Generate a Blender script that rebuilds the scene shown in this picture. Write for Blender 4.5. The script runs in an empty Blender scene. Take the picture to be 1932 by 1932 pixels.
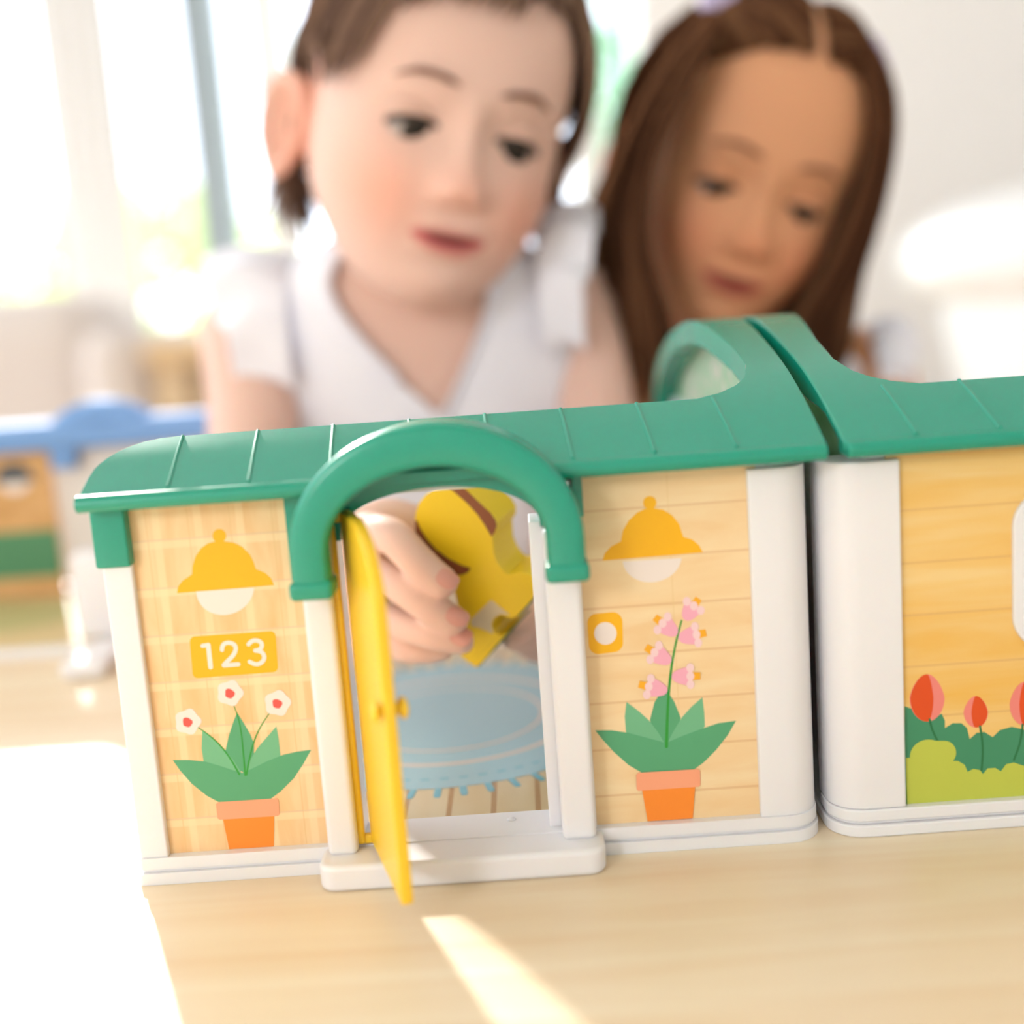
import bpy, math, random
import numpy as np
random.seed(7); rng = np.random.default_rng(7)
SC = bpy.context.scene; COL = SC.collection
# ------------------------------------------------------------------ camera, sky, sun, exposure
H0 = 550.0                      # table top above the floor, mm; all shapes below are in mm from the table top
F_PX = 2300.0
CAM = np.array([108.526, -299.574, 142.935]); PITCH, YAW, ROLL = 0.167832, -0.015540, -0.073540
def cam_axes():
    cp, sp, cy, sy = math.cos(PITCH), math.sin(PITCH), math.cos(YAW), math.sin(YAW)
    fw = np.array([sy*cp, cy*cp, -sp]); rt = np.array([cy, -sy, 0.0]); up = np.cross(rt, fw)
    c, s = math.cos(ROLL), math.sin(ROLL)
    return c*rt+s*up, -s*rt+c*up, fw
RT, UP, FW = cam_axes()
cd = bpy.data.cameras.new('camera'); cam = bpy.data.objects.new('camera', cd); COL.objects.link(cam)
from mathutils import Matrix, Vector
M = Matrix.Identity(4)
for i in range(3):
    M[i][0], M[i][1], M[i][2] = RT[i], UP[i], -FW[i]
    M[i][3] = CAM[i]*.001
M[2][3] = (CAM[2]+H0)*.001
cam.matrix_world = M
cd.sensor_width = 36; cd.lens = F_PX/1932*36; cd.clip_start = .01; cd.clip_end = 200
cd.dof.use_dof = True; cd.dof.focus_distance = .328; cd.dof.aperture_fstop = 3.6; cd.dof.aperture_blades = 9
SC.camera = cam
w = bpy.data.worlds.new('sky'); SC.world = w; w.use_nodes = True
bg = w.node_tree.nodes['Background']; bg.inputs[0].default_value = (.86, .95, 1.1, 1); bg.inputs[1].default_value = 5.6
def light(name, kind, loc, direction, energy, color, **k):
    d = bpy.data.lights.new(name, kind); o = bpy.data.objects.new(name, d); COL.objects.link(o)
    o.location = [loc[0]*.001, loc[1]*.001, (loc[2]+H0)*.001]
    o.rotation_euler = Vector(direction).to_track_quat('-Z', 'Y').to_euler()
    d.energy = energy; d.color = color
    for a, b in k.items(): setattr(d, a, b)
    return o
SAZ, SEL = math.radians(22), math.radians(21)
light('sun', 'SUN', (-900, 2000, 2000), (math.sin(SAZ)*math.cos(SEL), -math.cos(SAZ)*math.cos(SEL), -math.sin(SEL)), 11.0, (1, .96, .9), angle=.035)
light('front_window_light', 'AREA', (-1000, -1800, 820), (.50, .82, -.34), 16.5, (.94, .98, 1.04), size=.38)
vs = SC.view_settings; vs.view_transform = 'Standard'; vs.look = 'None'; vs.gamma = 1; vs.use_curve_mapping = False; vs.exposure = -0.5

def at(u, v, y):                # the point of the plane y = const that a photo pixel shows
    d = FW + RT*(u-966)/F_PX - UP*(v-966)/F_PX
    return CAM + d*(y-CAM[1])/d[1]
def atz(u, v, z):
    d = FW + RT*(u-966)/F_PX - UP*(v-966)/F_PX
    return CAM + d*(z-CAM[2])/d[2]
# ------------------------------------------------------------------ materials
def lin(c):
    if isinstance(c, str): c = [int(c[i:i+2], 16) for i in (0, 2, 4)]
    return [((x/255)/12.92 if x/255 <= .04045 else ((x/255+.055)/1.055)**2.4) for x in c]
MATS = {}
def mat(name, c, rough=.5, spec=.5, sss=0, coat=0, noise=0, nscale=40, trans=0, bump=0):
    if name in MATS: return MATS[name]
    m = bpy.data.materials.new(name); m.use_nodes = True; nt = m.node_tree; p = nt.nodes['Principled BSDF']
    col = lin(c); p.inputs['Base Color'].default_value = (*col, 1)
    p.inputs['Roughness'].default_value = rough; p.inputs['Specular IOR Level'].default_value = spec
    if sss:
        p.inputs['Subsurface Weight'].default_value = sss; p.inputs['Subsurface Radius'].default_value = (1, .4, .25); p.inputs['Subsurface Scale'].default_value = .004
    if coat: p.inputs['Coat Weight'].default_value = coat; p.inputs['Coat Roughness'].default_value = .12
    if noise or bump:
        tc = nt.nodes.new('ShaderNodeTexCoord'); n = nt.nodes.new('ShaderNodeTexNoise'); n.inputs['Scale'].default_value = nscale
        n.inputs['Detail'].default_value = 4
        nt.links.new(tc.outputs['Object'], n.inputs['Vector'])
        if noise:
            r = nt.nodes.new('ShaderNodeMixRGB'); r.inputs[1].default_value = (*[x*(1-noise) for x in col], 1); r.inputs[2].default_value = (*[min(1, x*(1+noise)) for x in col], 1)
            nt.links.new(n.outputs['Fac'], r.inputs[0]); nt.links.new(r.outputs[0], p.inputs['Base Color'])
        if bump:
            b = nt.nodes.new('ShaderNodeBump'); b.inputs['Strength'].default_value = bump; b.inputs['Distance'].default_value = .001
            nt.links.new(n.outputs['Fac'], b.inputs['Height']); nt.links.new(b.outputs[0], p.inputs['Normal'])
    if trans:
        out = nt.nodes['Material Output']; t = nt.nodes.new('ShaderNodeBsdfTranslucent'); t.inputs[0].default_value = (*col, 1)
        mx = nt.nodes.new('ShaderNodeMixShader'); mx.inputs[0].default_value = trans
        nt.links.new(p.outputs[0], mx.inputs[1]); nt.links.new(t.outputs[0], mx.inputs[2]); nt.links.new(mx.outputs[0], out.inputs[0])
    MATS[name] = m; return m
def wood(name, light_c, dark_c, scale, rough, bump=0, lines=None, plaid=None, wav=3.0, coat=0):
    """grain from a stretched noise; lines = (axis, spacing mm, width mm, colour, offset mm) printed joints"""
    m = bpy.data.materials.new(name); m.use_nodes = True; nt = m.node_tree; p = nt.nodes['Principled BSDF']; L = nt.links.new
    tc = nt.nodes.new('ShaderNodeTexCoord'); mp = nt.nodes.new('ShaderNodeMapping'); mp.inputs['Scale'].default_value = scale
    L(tc.outputs['Object'], mp.inputs[0])
    n = nt.nodes.new('ShaderNodeTexNoise'); n.inputs['Scale'].default_value = 1; n.inputs['Detail'].default_value = 6; n.inputs['Distortion'].default_value = wav*.2
    L(mp.outputs[0], n.inputs['Vector'])
    r = nt.nodes.new('ShaderNodeValToRGB'); e = r.color_ramp.elements
    e[0].position, e[1].position = .3, .7; e[0].color = (*lin(dark_c), 1); e[1].color = (*lin(light_c), 1)
    L(n.outputs['Fac'], r.inputs[0]); src = r.outputs[0]
    for ax, sp, wd, c, off in (lines or []):
        s = nt.nodes.new('ShaderNodeSeparateXYZ'); L(tc.outputs['Object'], s.inputs[0])
        a = nt.nodes.new('ShaderNodeMath'); a.operation = 'SUBTRACT'; L(s.outputs[ax], a.inputs[0]); a.inputs[1].default_value = off*.001
        q = nt.nodes.new('ShaderNodeMath'); q.operation = 'PINGPONG'; L(a.outputs[0], q.inputs[0]); q.inputs[1].default_value = sp*.0005
        k = nt.nodes.new('ShaderNodeMapRange'); k.interpolation_type = 'SMOOTHSTEP'
        k.inputs['From Min'].default_value = wd*.0004; k.inputs['From Max'].default_value = wd*.0008
        k.inputs['To Min'].default_value = c[3]; k.inputs['To Max'].default_value = 0
        L(q.outputs[0], k.inputs[0])
        mx = nt.nodes.new('ShaderNodeMixRGB'); mx.inputs[2].default_value = (*lin(c[:3]), 1)
        L(k.outputs[0], mx.inputs[0]); L(src, mx.inputs[1]); src = mx.outputs[0]
    L(src, p.inputs['Base Color']); p.inputs['Roughness'].default_value = rough
    if coat: p.inputs['Coat Weight'].default_value = coat; p.inputs['Coat Roughness'].default_value = .15
    if bump:
        b = nt.nodes.new('ShaderNodeBump'); b.inputs['Strength'].default_value = bump; b.inputs['Distance'].default_value = .0006
        L(n.outputs['Fac'], b.inputs['Height']); L(b.outputs[0], p.inputs['Normal'])
    MATS[name] = m; return m
def attr_mat(name, rough=.5, sss=0, spec=.4, sheen=0):
    """colour comes from the mesh attribute 'tint' (own colour of the thing: lips, brows, strands)"""
    m = bpy.data.materials.new(name); m.use_nodes = True; nt = m.node_tree; p = nt.nodes['Principled BSDF']
    a = nt.nodes.new('ShaderNodeAttribute'); a.attribute_name = 'tint'; nt.links.new(a.outputs['Color'], p.inputs['Base Color'])
    p.inputs['Roughness'].default_value = rough; p.inputs['Specular IOR Level'].default_value = spec
    if sss: p.inputs['Subsurface Weight'].default_value = sss; p.inputs['Subsurface Radius'].default_value = (1, .4, .25); p.inputs['Subsurface Scale'].default_value = .005
    MATS[name] = m; return m
WHITE = mat('white_plastic', 'F1EEF1', .32, .5, sss=.12)
GREEN = mat('green_plastic', '04987F', .27, .65, noise=.03, nscale=300)
YELLOW = mat('yellow_plastic', 'FFCE2E', .35, .5, sss=.2)
PANEL_A = wood('printed_pale_plaid_wood', 'F8D5A4', 'F0BE84', (160, 1, 40), .42, lines=[(0, 10.6, 1.6, (255, 226, 180, .55), 9), (2, 12.4, 1.6, (255, 226, 180, .6), 3), (0, 10.6, .3, (235, 190, 130, .5), 6.5), (2, 12.4, .35, (232, 196, 160, .7), 4.2)])
PANEL_B = wood('printed_pale_plank_wood', 'FADFB2', 'F3CD98', (35, 1, 160), .42, lines=[(2, 12.6, .55, (222, 172, 120, .5), 2.4), (0, 45, .3, (236, 200, 140, .5), 8)])
PANEL_C = wood('printed_honey_wood', 'F6D28E', 'F2BC5A', (14, 1, 130), .42, lines=[(2, 13.6, .5, (226, 176, 110, .6), 3.5)])
FLOORMAT = wood('printed_floor_wood', 'F8E8C4', 'ECD2A0', (60, 12, 1), .16, lines=[(0, 12.6, 1.3, (200, 158, 110, .9), 2.2)], coat=.3)
TABLEW = wood('table_wood', 'F9E8CB', 'EED2AD', (5, 70, 1), .4, bump=.12, wav=4)
def flat(name, c): return mat(name, c, .42, .4)
P_GOLD = flat('print_gold', 'FCB914'); P_CREAM = flat('print_cream', 'F5E6DE'); P_LEAF = flat('print_leaf', '5AA87A'); P_LEAF_L = flat('print_leaf_light', '74BA8E')
P_STEM = flat('print_stem', '2F9A3A'); P_POT = flat('print_pot', 'FF9133'); P_RIM = flat('print_pot_rim', 'FDA983'); P_RED = flat('print_red', 'FF5A52')
P_PINK = flat('print_pink', 'F7AFC4'); P_PALEPINK = flat('print_pale_pink', 'F9D4D6'); P_ORANGE = flat('print_orange', 'FBB12A'); P_TULIP = flat('print_tulip', 'E4521E')
P_TULIP_L = flat('print_tulip_light', 'F28A80'); P_BUSH = flat('print_bush', '43906A'); P_LIME = flat('print_lime', 'C3CB52'); P_DSTEM = flat('print_dark_stem', '2A7548')
P_BLUE = mat('print_rug_blue', 'A3CEDC', .16, .5, coat=.3); P_RUGLINE = mat('print_rug_line', 'F3DCCB', .16, .5, coat=.3); P_DBLUE = mat('print_rug_stitch', '72BBD0', .16, .5, coat=.3)
WALLM = mat('wall_paint', 'FAF7F5', .8, .2, noise=.02, nscale=3)
CHROME = mat('bright_metal', 'D8D8DC', .2, .8)
# ------------------------------------------------------------------ mesh builder
ORG = {}
def empty(name, loc, label, cat, group=None):
    o = bpy.data.objects.new(name, None); COL.objects.link(o); o.empty_display_size = .02
    o.location = [loc[0]*.001, loc[1]*.001, (loc[2]+H0)*.001]
    o['label'] = label; o['category'] = cat
    if group: o['group'] = group
    ORG[o.name] = np.array(loc, float); return o
class MB:
    def __init__(s): s.v = []; s.f = []; s.m = []; s.n = 0; s.cols = []
    def add(s, verts, faces, mi=0, col=None):
        verts = np.asarray(verts, float).reshape(-1, 3); s.v.append(verts)
        s.f += [tuple(i+s.n for i in f) for f in faces]; s.m += [mi]*len(faces)
        s.cols.append(np.tile(col if col is not None else (1, 1, 1), (len(verts), 1)) if col is None or np.ndim(col) == 1 else np.asarray(col))
        s.n += len(verts); return s
    def box(s, a, b, r=0, mi=0):
        x0, y0, z0 = a; x1, y1, z1 = b
        if r <= 0:
            v = [(x, y, z) for z in (z0, z1) for y in (y0, y1) for x in (x0, x1)]
            return s.add(v, [(0, 2, 3, 1), (4, 5, 7, 6), (0, 1, 5, 4), (2, 6, 7, 3), (0, 4, 6, 2), (1, 3, 7, 5)], mi)
        return s.rbox(a, b, r, mi)
    def rbox(s, a, b, r, mi=0, n=3):
        a = np.array(a, float); b = np.array(b, float); r = min(r, *(abs(b-a)/2.001))
        c = (a+b)/2; h = (b-a)/2-r
        ks = np.concatenate([np.linspace(-1, 0, n+1)-1e-9, np.linspace(0, 1, n+1)+1e-9])
        K = len(ks); out = []; faces = []; base = 0
        for ax in range(3):
            for sg in (-1, 1):
                idx = np.zeros((K, K), int)
                for i, p in enumerate(ks):
                    for j, q in enumerate(ks):
                        d = np.zeros(3); d[ax] = sg; d[(ax+1) % 3] = math.tan(abs(p)*math.pi/4)*(1 if p > 0 else -1); d[(ax+2) % 3] = math.tan(abs(q)*math.pi/4)*(1 if q > 0 else -1)
                        sgn = np.array([0., 0, 0]); sgn[ax] = sg; sgn[(ax+1) % 3] = 1 if p > 0 else -1; sgn[(ax+2) % 3] = 1 if q > 0 else -1
                        out.append(c+h*sgn+r*d/np.linalg.norm(d)); idx[i, j] = base; base += 1
                for i in range(K-1):
                    for j in range(K-1):
                        q = (idx[i, j], idx[i+1, j], idx[i+1, j+1], idx[i, j+1]); faces.append(q if sg > 0 else q[::-1])
        return s.add(out, faces, mi)
    def tube(s, pts, rad, n=8, mi=0, caps=True, col=None, flat=1.0, side=None):
        pts = np.asarray(pts, float); N = len(pts); rad = np.broadcast_to(rad, (N,))
        t = np.gradient(pts, axis=0); t /= np.linalg.norm(t, axis=1)[:, None]+1e-12
        u = np.cross(t[0], side if side is not None else (0, 0, 1.0))
        if np.linalg.norm(u) < 1e-3: u = np.cross(t[0], (1, 0, 0))
        V = []
        for i in range(N):
            u = u-t[i]*(u@t[i]); u /= np.linalg.norm(u)+1e-12; w_ = np.cross(t[i], u)
            for k in range(n):
                a = 2*math.pi*k/n; V.append(pts[i]+rad[i]*(math.cos(a)*u+flat*math.sin(a)*w_))
        F = [(i*n+k, i*n+(k+1) % n, (i+1)*n+(k+1) % n, (i+1)*n+k) for i in range(N-1) for k in range(n)]
        if caps: F += [tuple(range(n))[::-1], tuple((N-1)*n+k for k in range(n))]
        return s.add(V, F, mi, col)
    def lathe(s, prof, c, n=24, mi=0, axis=2):
        V = []; c = np.array(c, float)
        for r, z in prof:
            for k in range(n):
                a = 2*math.pi*k/n; p = [0, 0, 0]; p[(axis+1) % 3] = r*math.cos(a); p[(axis+2) % 3] = r*math.sin(a); p[axis] = z; V.append(c+p)
        F = [(i*n+k, i*n+(k+1) % n, (i+1)*n+(k+1) % n, (i+1)*n+k) for i in range(len(prof)-1) for k in range(n)]
        F += [tuple(range(n))[::-1], tuple((len(prof)-1)*n+k for k in range(n))]
        return s.add(V, F, mi)
    def grid(s, P, mi=0, close_u=False, col=None):
        P = np.asarray(P, float); a, b = P.shape[:2]
        F = [(i*b+j, i*b+j+1, (i+1)*b+j+1, (i+1)*b+j) for i in range(a-1) for j in range(b-1)]
        if close_u: F += [((a-1)*b+j, (a-1)*b+j+1, j+1, j) for j in range(b-1)]
        return s.add(P.reshape(-1, 3), F, mi, None if col is None else np.asarray(col).reshape(-1, 3))
    def slab(s, top, th, mi=0):
        """closed sheet: grid of top points, each pushed by vector th for the underside"""
        top = np.asarray(top, float); bot = top+np.asarray(th, float); a, b = top.shape[:2]; n = a*b
        V = np.concatenate([top.reshape(-1, 3), bot.reshape(-1, 3)]); F = []
        for i in range(a-1):
            for j in range(b-1):
                q = (i*b+j, i*b+j+1, (i+1)*b+j+1, (i+1)*b+j); F.append(q); F.append(tuple(k+n for k in q[::-1]))
        rim = [i*b for i in range(a)]+[(a-1)*b+j for j in range(1, b)]+[i*b+b-1 for i in range(a-2, -1, -1)]+[j for j in range(b-2, 0, -1)]
        for k in range(len(rim)):
            p, q = rim[k], rim[(k+1) % len(rim)]; F.append((p, q, q+n, p+n))
        return s.add(V, F, mi)
    def prism(s, poly, d, mi=0):
        """extrude a 3-D planar outline by the vector d"""
        poly = np.asarray(poly, float); n = len(poly); V = np.concatenate([poly, poly+np.asarray(d, float)])
        F = [tuple(range(n)), tuple(range(2*n-1, n-1, -1))]+[(i, i+n, (i+1) % n+n, (i+1) % n) for i in range(n)]
        return s.add(V, F, mi)
    def build(s, name, mats, parent=None, smooth=35, bevel=0, kind=None, label=None, tint=False, seg=2):
        mats = mats if isinstance(mats, (list, tuple)) else [mats]
        org = ORG.get(parent.name, np.zeros(3)) if parent else np.zeros(3)
        V = np.concatenate(s.v)-org
        if parent is None: V = V+np.array([0, 0, H0])
        me = bpy.data.meshes.new(name); me.from_pydata((V*.001).tolist(), [], s.f)
        for m in mats: me.materials.append(m)
        me.polygons.foreach_set('material_index', s.m)
        if tint:
            c = np.concatenate(s.cols); a = me.color_attributes.new('tint', 'FLOAT_COLOR', 'POINT')
            a.data.foreach_set('color', np.concatenate([c, np.ones((len(c), 1))], 1).astype(np.float32).ravel())
        import bmesh
        bm = bmesh.new(); bm.from_mesh(me); bmesh.ops.recalc_face_normals(bm, faces=bm.faces); bm.to_mesh(me); bm.free()
        o = bpy.data.objects.new(name, me); COL.objects.link(o)
        if parent: o.parent = parent; ORG[o.name] = org
        if bevel:
            b = o.modifiers.new('edge', 'BEVEL'); b.width = bevel*.001; b.segments = seg; b.limit_method = 'ANGLE'; b.angle_limit = math.radians(40); b.harden_normals = False
        if smooth:
            me.polygons.foreach_set('use_smooth', [True]*len(me.polygons))
            me.set_sharp_from_angle(angle=math.radians(smooth))
        if kind: o['kind'] = kind
        if label: o['label'] = label
        return o
def spline(xs, ys, x):
    """natural cubic interpolation, any number of columns"""
    xs = np.asarray(xs, float); ys = np.asarray(ys, float); one = ys.ndim == 1
    if one: ys = ys[:, None]
    n = len(xs); h = np.diff(xs); A = np.eye(n); B = np.zeros_like(ys)
    for i in range(1, n-1):
        A[i, i-1], A[i, i], A[i, i+1] = h[i-1], 2*(h[i-1]+h[i]), h[i]; B[i] = 6*((ys[i+1]-ys[i])/h[i]-(ys[i]-ys[i-1])/h[i-1])
    Mm = np.linalg.solve(A, B); x = np.asarray(x, float); k = np.clip(np.searchsorted(xs, x)-1, 0, n-2)
    a = ((xs[k+1]-x)/h[k])[:, None]; b = ((x-xs[k])/h[k])[:, None]; hh = (h[k]**2/6)[:, None]
    r = a*ys[k]+b*ys[k+1]+((a**3-a)*Mm[k]+(b**3-b)*Mm[k+1])*hh
    return r[:, 0] if one else r
def curve(pts, n=16):
    pts = np.asarray(pts, float); d = np.r_[0, np.cumsum(np.linalg.norm(np.diff(pts, axis=0), axis=1))]
    return spline(d, pts, np.linspace(0, d[-1], n))
def dens(pts, n=60, closed=True):
    """smooth closed outline through the given 2-D or 3-D points"""
    pts = np.asarray(pts, float); N = len(pts); P = np.concatenate([pts[-3:], pts, pts[:4]])
    d = np.r_[0, np.cumsum(np.linalg.norm(np.diff(P, axis=0), axis=1))]
    return spline(d, P, np.linspace(d[3], d[3+N], n, endpoint=False))
# ------------------------------------------------------------------ the room shell
def structure(name, mb, m, **k):
    o = mb.build(name, m, None, **k); o['kind'] = 'structure'; return o
Z0 = -H0
structure('floor', MB().box((-3200, -2000, Z0-60), (2600, 2420, Z0)), wood('floor_boards', 'E8D8C4', 'D9C3A8', (2, 14, 1), .4, lines=[(1, 140, 3, (150, 125, 100, .6), 0)]), smooth=0)
wb = MB().box((402, 2300, Z0), (2600, 2420, 2700)).box((-3200, 2300, Z0), (402, 2420, Z0+90)).box((-3200, 2300, 1280), (402, 2420, 2700))
structure('wall_back', wb, WALLM, smooth=0)
structure('wall_right', MB().box((2480, -2000, Z0), (2600, 2300, 2700)), WALLM, smooth=0)
structure('baseboard_back', MB().box((402, 2284, Z0), (2480, 2300, Z0+100)), mat('white_trim', 'F6F2EE', .5), smooth=0)
def glass():
    m = bpy.data.materials.new('window_glass'); m.use_nodes = True; nt = m.node_tree; L = nt.links.new
    t = nt.nodes.new('ShaderNodeBsdfTransparent'); g = nt.nodes.new('ShaderNodeBsdfGlossy'); g.inputs['Roughness'].default_value = .02
    f = nt.nodes.new('ShaderNodeFresnel'); f.inputs[0].default_value = 1.3; mx = nt.nodes.new('ShaderNodeMixShader')
    L(f.outputs[0], mx.inputs[0]); L(t.outputs[0], mx.inputs[1]); L(g.outputs[0], mx.inputs[2]); L(mx.outputs[0], nt.nodes['Material Output'].inputs[0]); return m
GLASS = glass(); FRAMEW = mat('window_frame_white', 'F2F0EE', .5); FRAMEG = mat('window_frame_grey', '9AA7AE', .45)
def window(name, x0, x1, fm, side):
    o = bpy.data.objects.new(name, None); COL.objects.link(o); o.location = (x0*.001, 2.34, (Z0+90+H0)*.001); o['kind'] = 'structure'
    ORG[o.name] = np.array([x0, 2340, Z0+90.])
    f = MB(); f.box((x0, 2310, Z0+90), (x1, 2400, Z0+150)).box((x0, 2310, 1220), (x1, 2400, 1280))
    for a, b in side: f.box((a, 2310, Z0+150), (b, 2400, 1220))
    f.build('window_frame', fm, o, smooth=0)
    MB().box((x0, 2350, Z0+150), (x1, 2356, 1220)).build('pane', GLASS, o, smooth=0)
window('window_1', -3200, -823, FRAMEW, [(-3200, -3120), (-1700, -1620)])
window('window_2', -670, -463, FRAMEG, [(-540, -463)])
window('window_3', -463, 250, FRAMEW, [(-400, -330)])
window('window_4', 306, 402, FRAMEW, [(390, 402)])
pl = MB()
n = 40
for i in range(1):
    xs = np.linspace(-825, -668, 60)
    top = np.array([[(x, 2296+9*math.sin((x+825)*.17)-4, z) for z in np.linspace(Z0+20, 1360, 4)] for x in xs])
    pl.slab(top, (0, 3, 0))
cur = pl.build('curtain', mat('white_curtain', 'EEECEA', .85, .1, trans=.04), None)
cur['label'] = 'white pleated curtain panel hanging beside the left window'; cur['category'] = 'curtain'
structure('trim_1', MB().box((250, 2296, Z0), (308, 2420, 1280)), FRAMEW, smooth=0)
structure('wall_front', MB().box((-3200, -2080, Z0), (2600, -2000, 2700)), WALLM, smooth=0)
structure('wall_left', MB().box((-3300, -2080, Z0), (-3200, 150, 2700)), WALLM, smooth=0)
structure('ceiling', MB().box((-3200, -2000, 2700), (2600, 2420, 2760)), WALLM, smooth=0)
# outdoors
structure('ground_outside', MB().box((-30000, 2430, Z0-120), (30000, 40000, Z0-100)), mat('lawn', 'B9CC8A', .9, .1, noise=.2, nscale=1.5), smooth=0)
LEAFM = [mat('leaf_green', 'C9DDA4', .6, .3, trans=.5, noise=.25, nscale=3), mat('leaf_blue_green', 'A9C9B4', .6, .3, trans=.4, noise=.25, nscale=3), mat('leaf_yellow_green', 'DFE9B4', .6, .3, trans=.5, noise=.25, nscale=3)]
def tree(c, r, h, k, label, cat='tree', trunk=True, n=1500, name='garden_tree'):
    root = empty(name, (c[0], c[1], Z0-100), label, cat, None)
    if trunk:
        MB().tube([(c[0], c[1], Z0-100), (c[0]+40, c[1], h*.5), (c[0], c[1], h)], [130, 100, 60], 8).build('trunk', mat('bark', '8C7F70', .9), root)
    V = []; F = []
    for i in range(n):
        d = rng.normal(size=3); d /= np.linalg.norm(d); p = np.array(c)+[0, 0, h-c[2]]+d*np.array(r)*rng.uniform(.35, 1)**.5
        a, b = rng.normal(size=(2, 3)); a /= np.linalg.norm(a); b -= a*(a@b); b /= np.linalg.norm(b); s = rng.uniform(70, 130)*(r[0]/900)**.5
        V += [p-a*s, p-b*s*.5, p+a*s, p+b*s*.5]; F.append((4*i, 4*i+1, 4*i+2, 4*i+3))
    MB().add(V, F).build('foliage', LEAFM[k], root, smooth=0, kind='stuff')
tree((-1500, 5200, 0), (620, 500, 560), 260, 2, 'low yellow-green bush outside between curtain and grey frame', 'bush', False, 900, 'garden_bush')
tree((-2950, 5600, 0), (800, 500, 620), 150, 1, 'hazy blue-green bush outside the far left window', 'bush', False, 900, 'garden_bush')
tree((-330, 7600, 0), (420, 400, 900), 600, 0, 'green garden tree seen through the gap beside the short-haired head', 'tree', True, 900)
tree((960, 5600, 0), (520, 500, 900), 900, 1, 'blue-green garden tree outside the narrow window by the right wall', 'tree', True, 1400)
# ------------------------------------------------------------------ the play table
TB = empty('play_table', (0, 100, Z0), 'pale wood table top with fine grain under the toy houses', 'table')
MB().box((-900, -480, -26), (900, 335, 0)).build('table_top', TABLEW, TB, smooth=0, bevel=2.5)
for sx in (-850, 850):
    for sy in (-430, 285):
        MB().rbox((sx-25, sy-25, Z0), (sx+25, sy+25, -26), 6).build('leg', TABLEW, TB)
# ------------------------------------------------------------------ toy houses
def rrect(x0, y0, x1, y1, r, n=6):
    """outline, corner radii r = (x0y0, x1y0, x1y1, x0y1)"""
    P = []
    for (cx, cy, a0, q) in ((x0+r[0], y0+r[0], 180, r[0]), (x1-r[1], y0+r[1], 270, r[1]), (x1-r[2], y1-r[2], 0, r[2]), (x0+r[3], y1-r[3], 90, r[3])):
        if q <= 0: P.append((cx, cy)); continue
        for k in range(n+1):
            a = math.radians(a0+90*k/n); P.append((cx+q*math.cos(a), cy+q*math.sin(a)))
    return P
def plan(mb, outline, z0, z1, mi=0): return mb.prism([(x, y, z0) for x, y in outline], (0, 0, z1-z0), mi)
PY = np.array([-6, 2, 10, 19.5, 35, 58, 80, 105, 130, 160, 190, 214, 224, 229.]); PZ = np.array([104.7, 108.2, 111.7, 115.4, 120.6, 126.2, 130.6, 133.4, 132.2, 128, 121, 112, 104.5, 97])
XLY = np.array([19.5, 22, 26, 31, 40, 60, 80, 105, 160, 215.]); XLX = np.array([154, 160.5, 165.5, 168.8, 170.8, 170.3, 168.3, 166, 165, 165.])
prof = lambda y: spline(PY, PZ, np.atleast_1d(np.asarray(y, float)))
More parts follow.
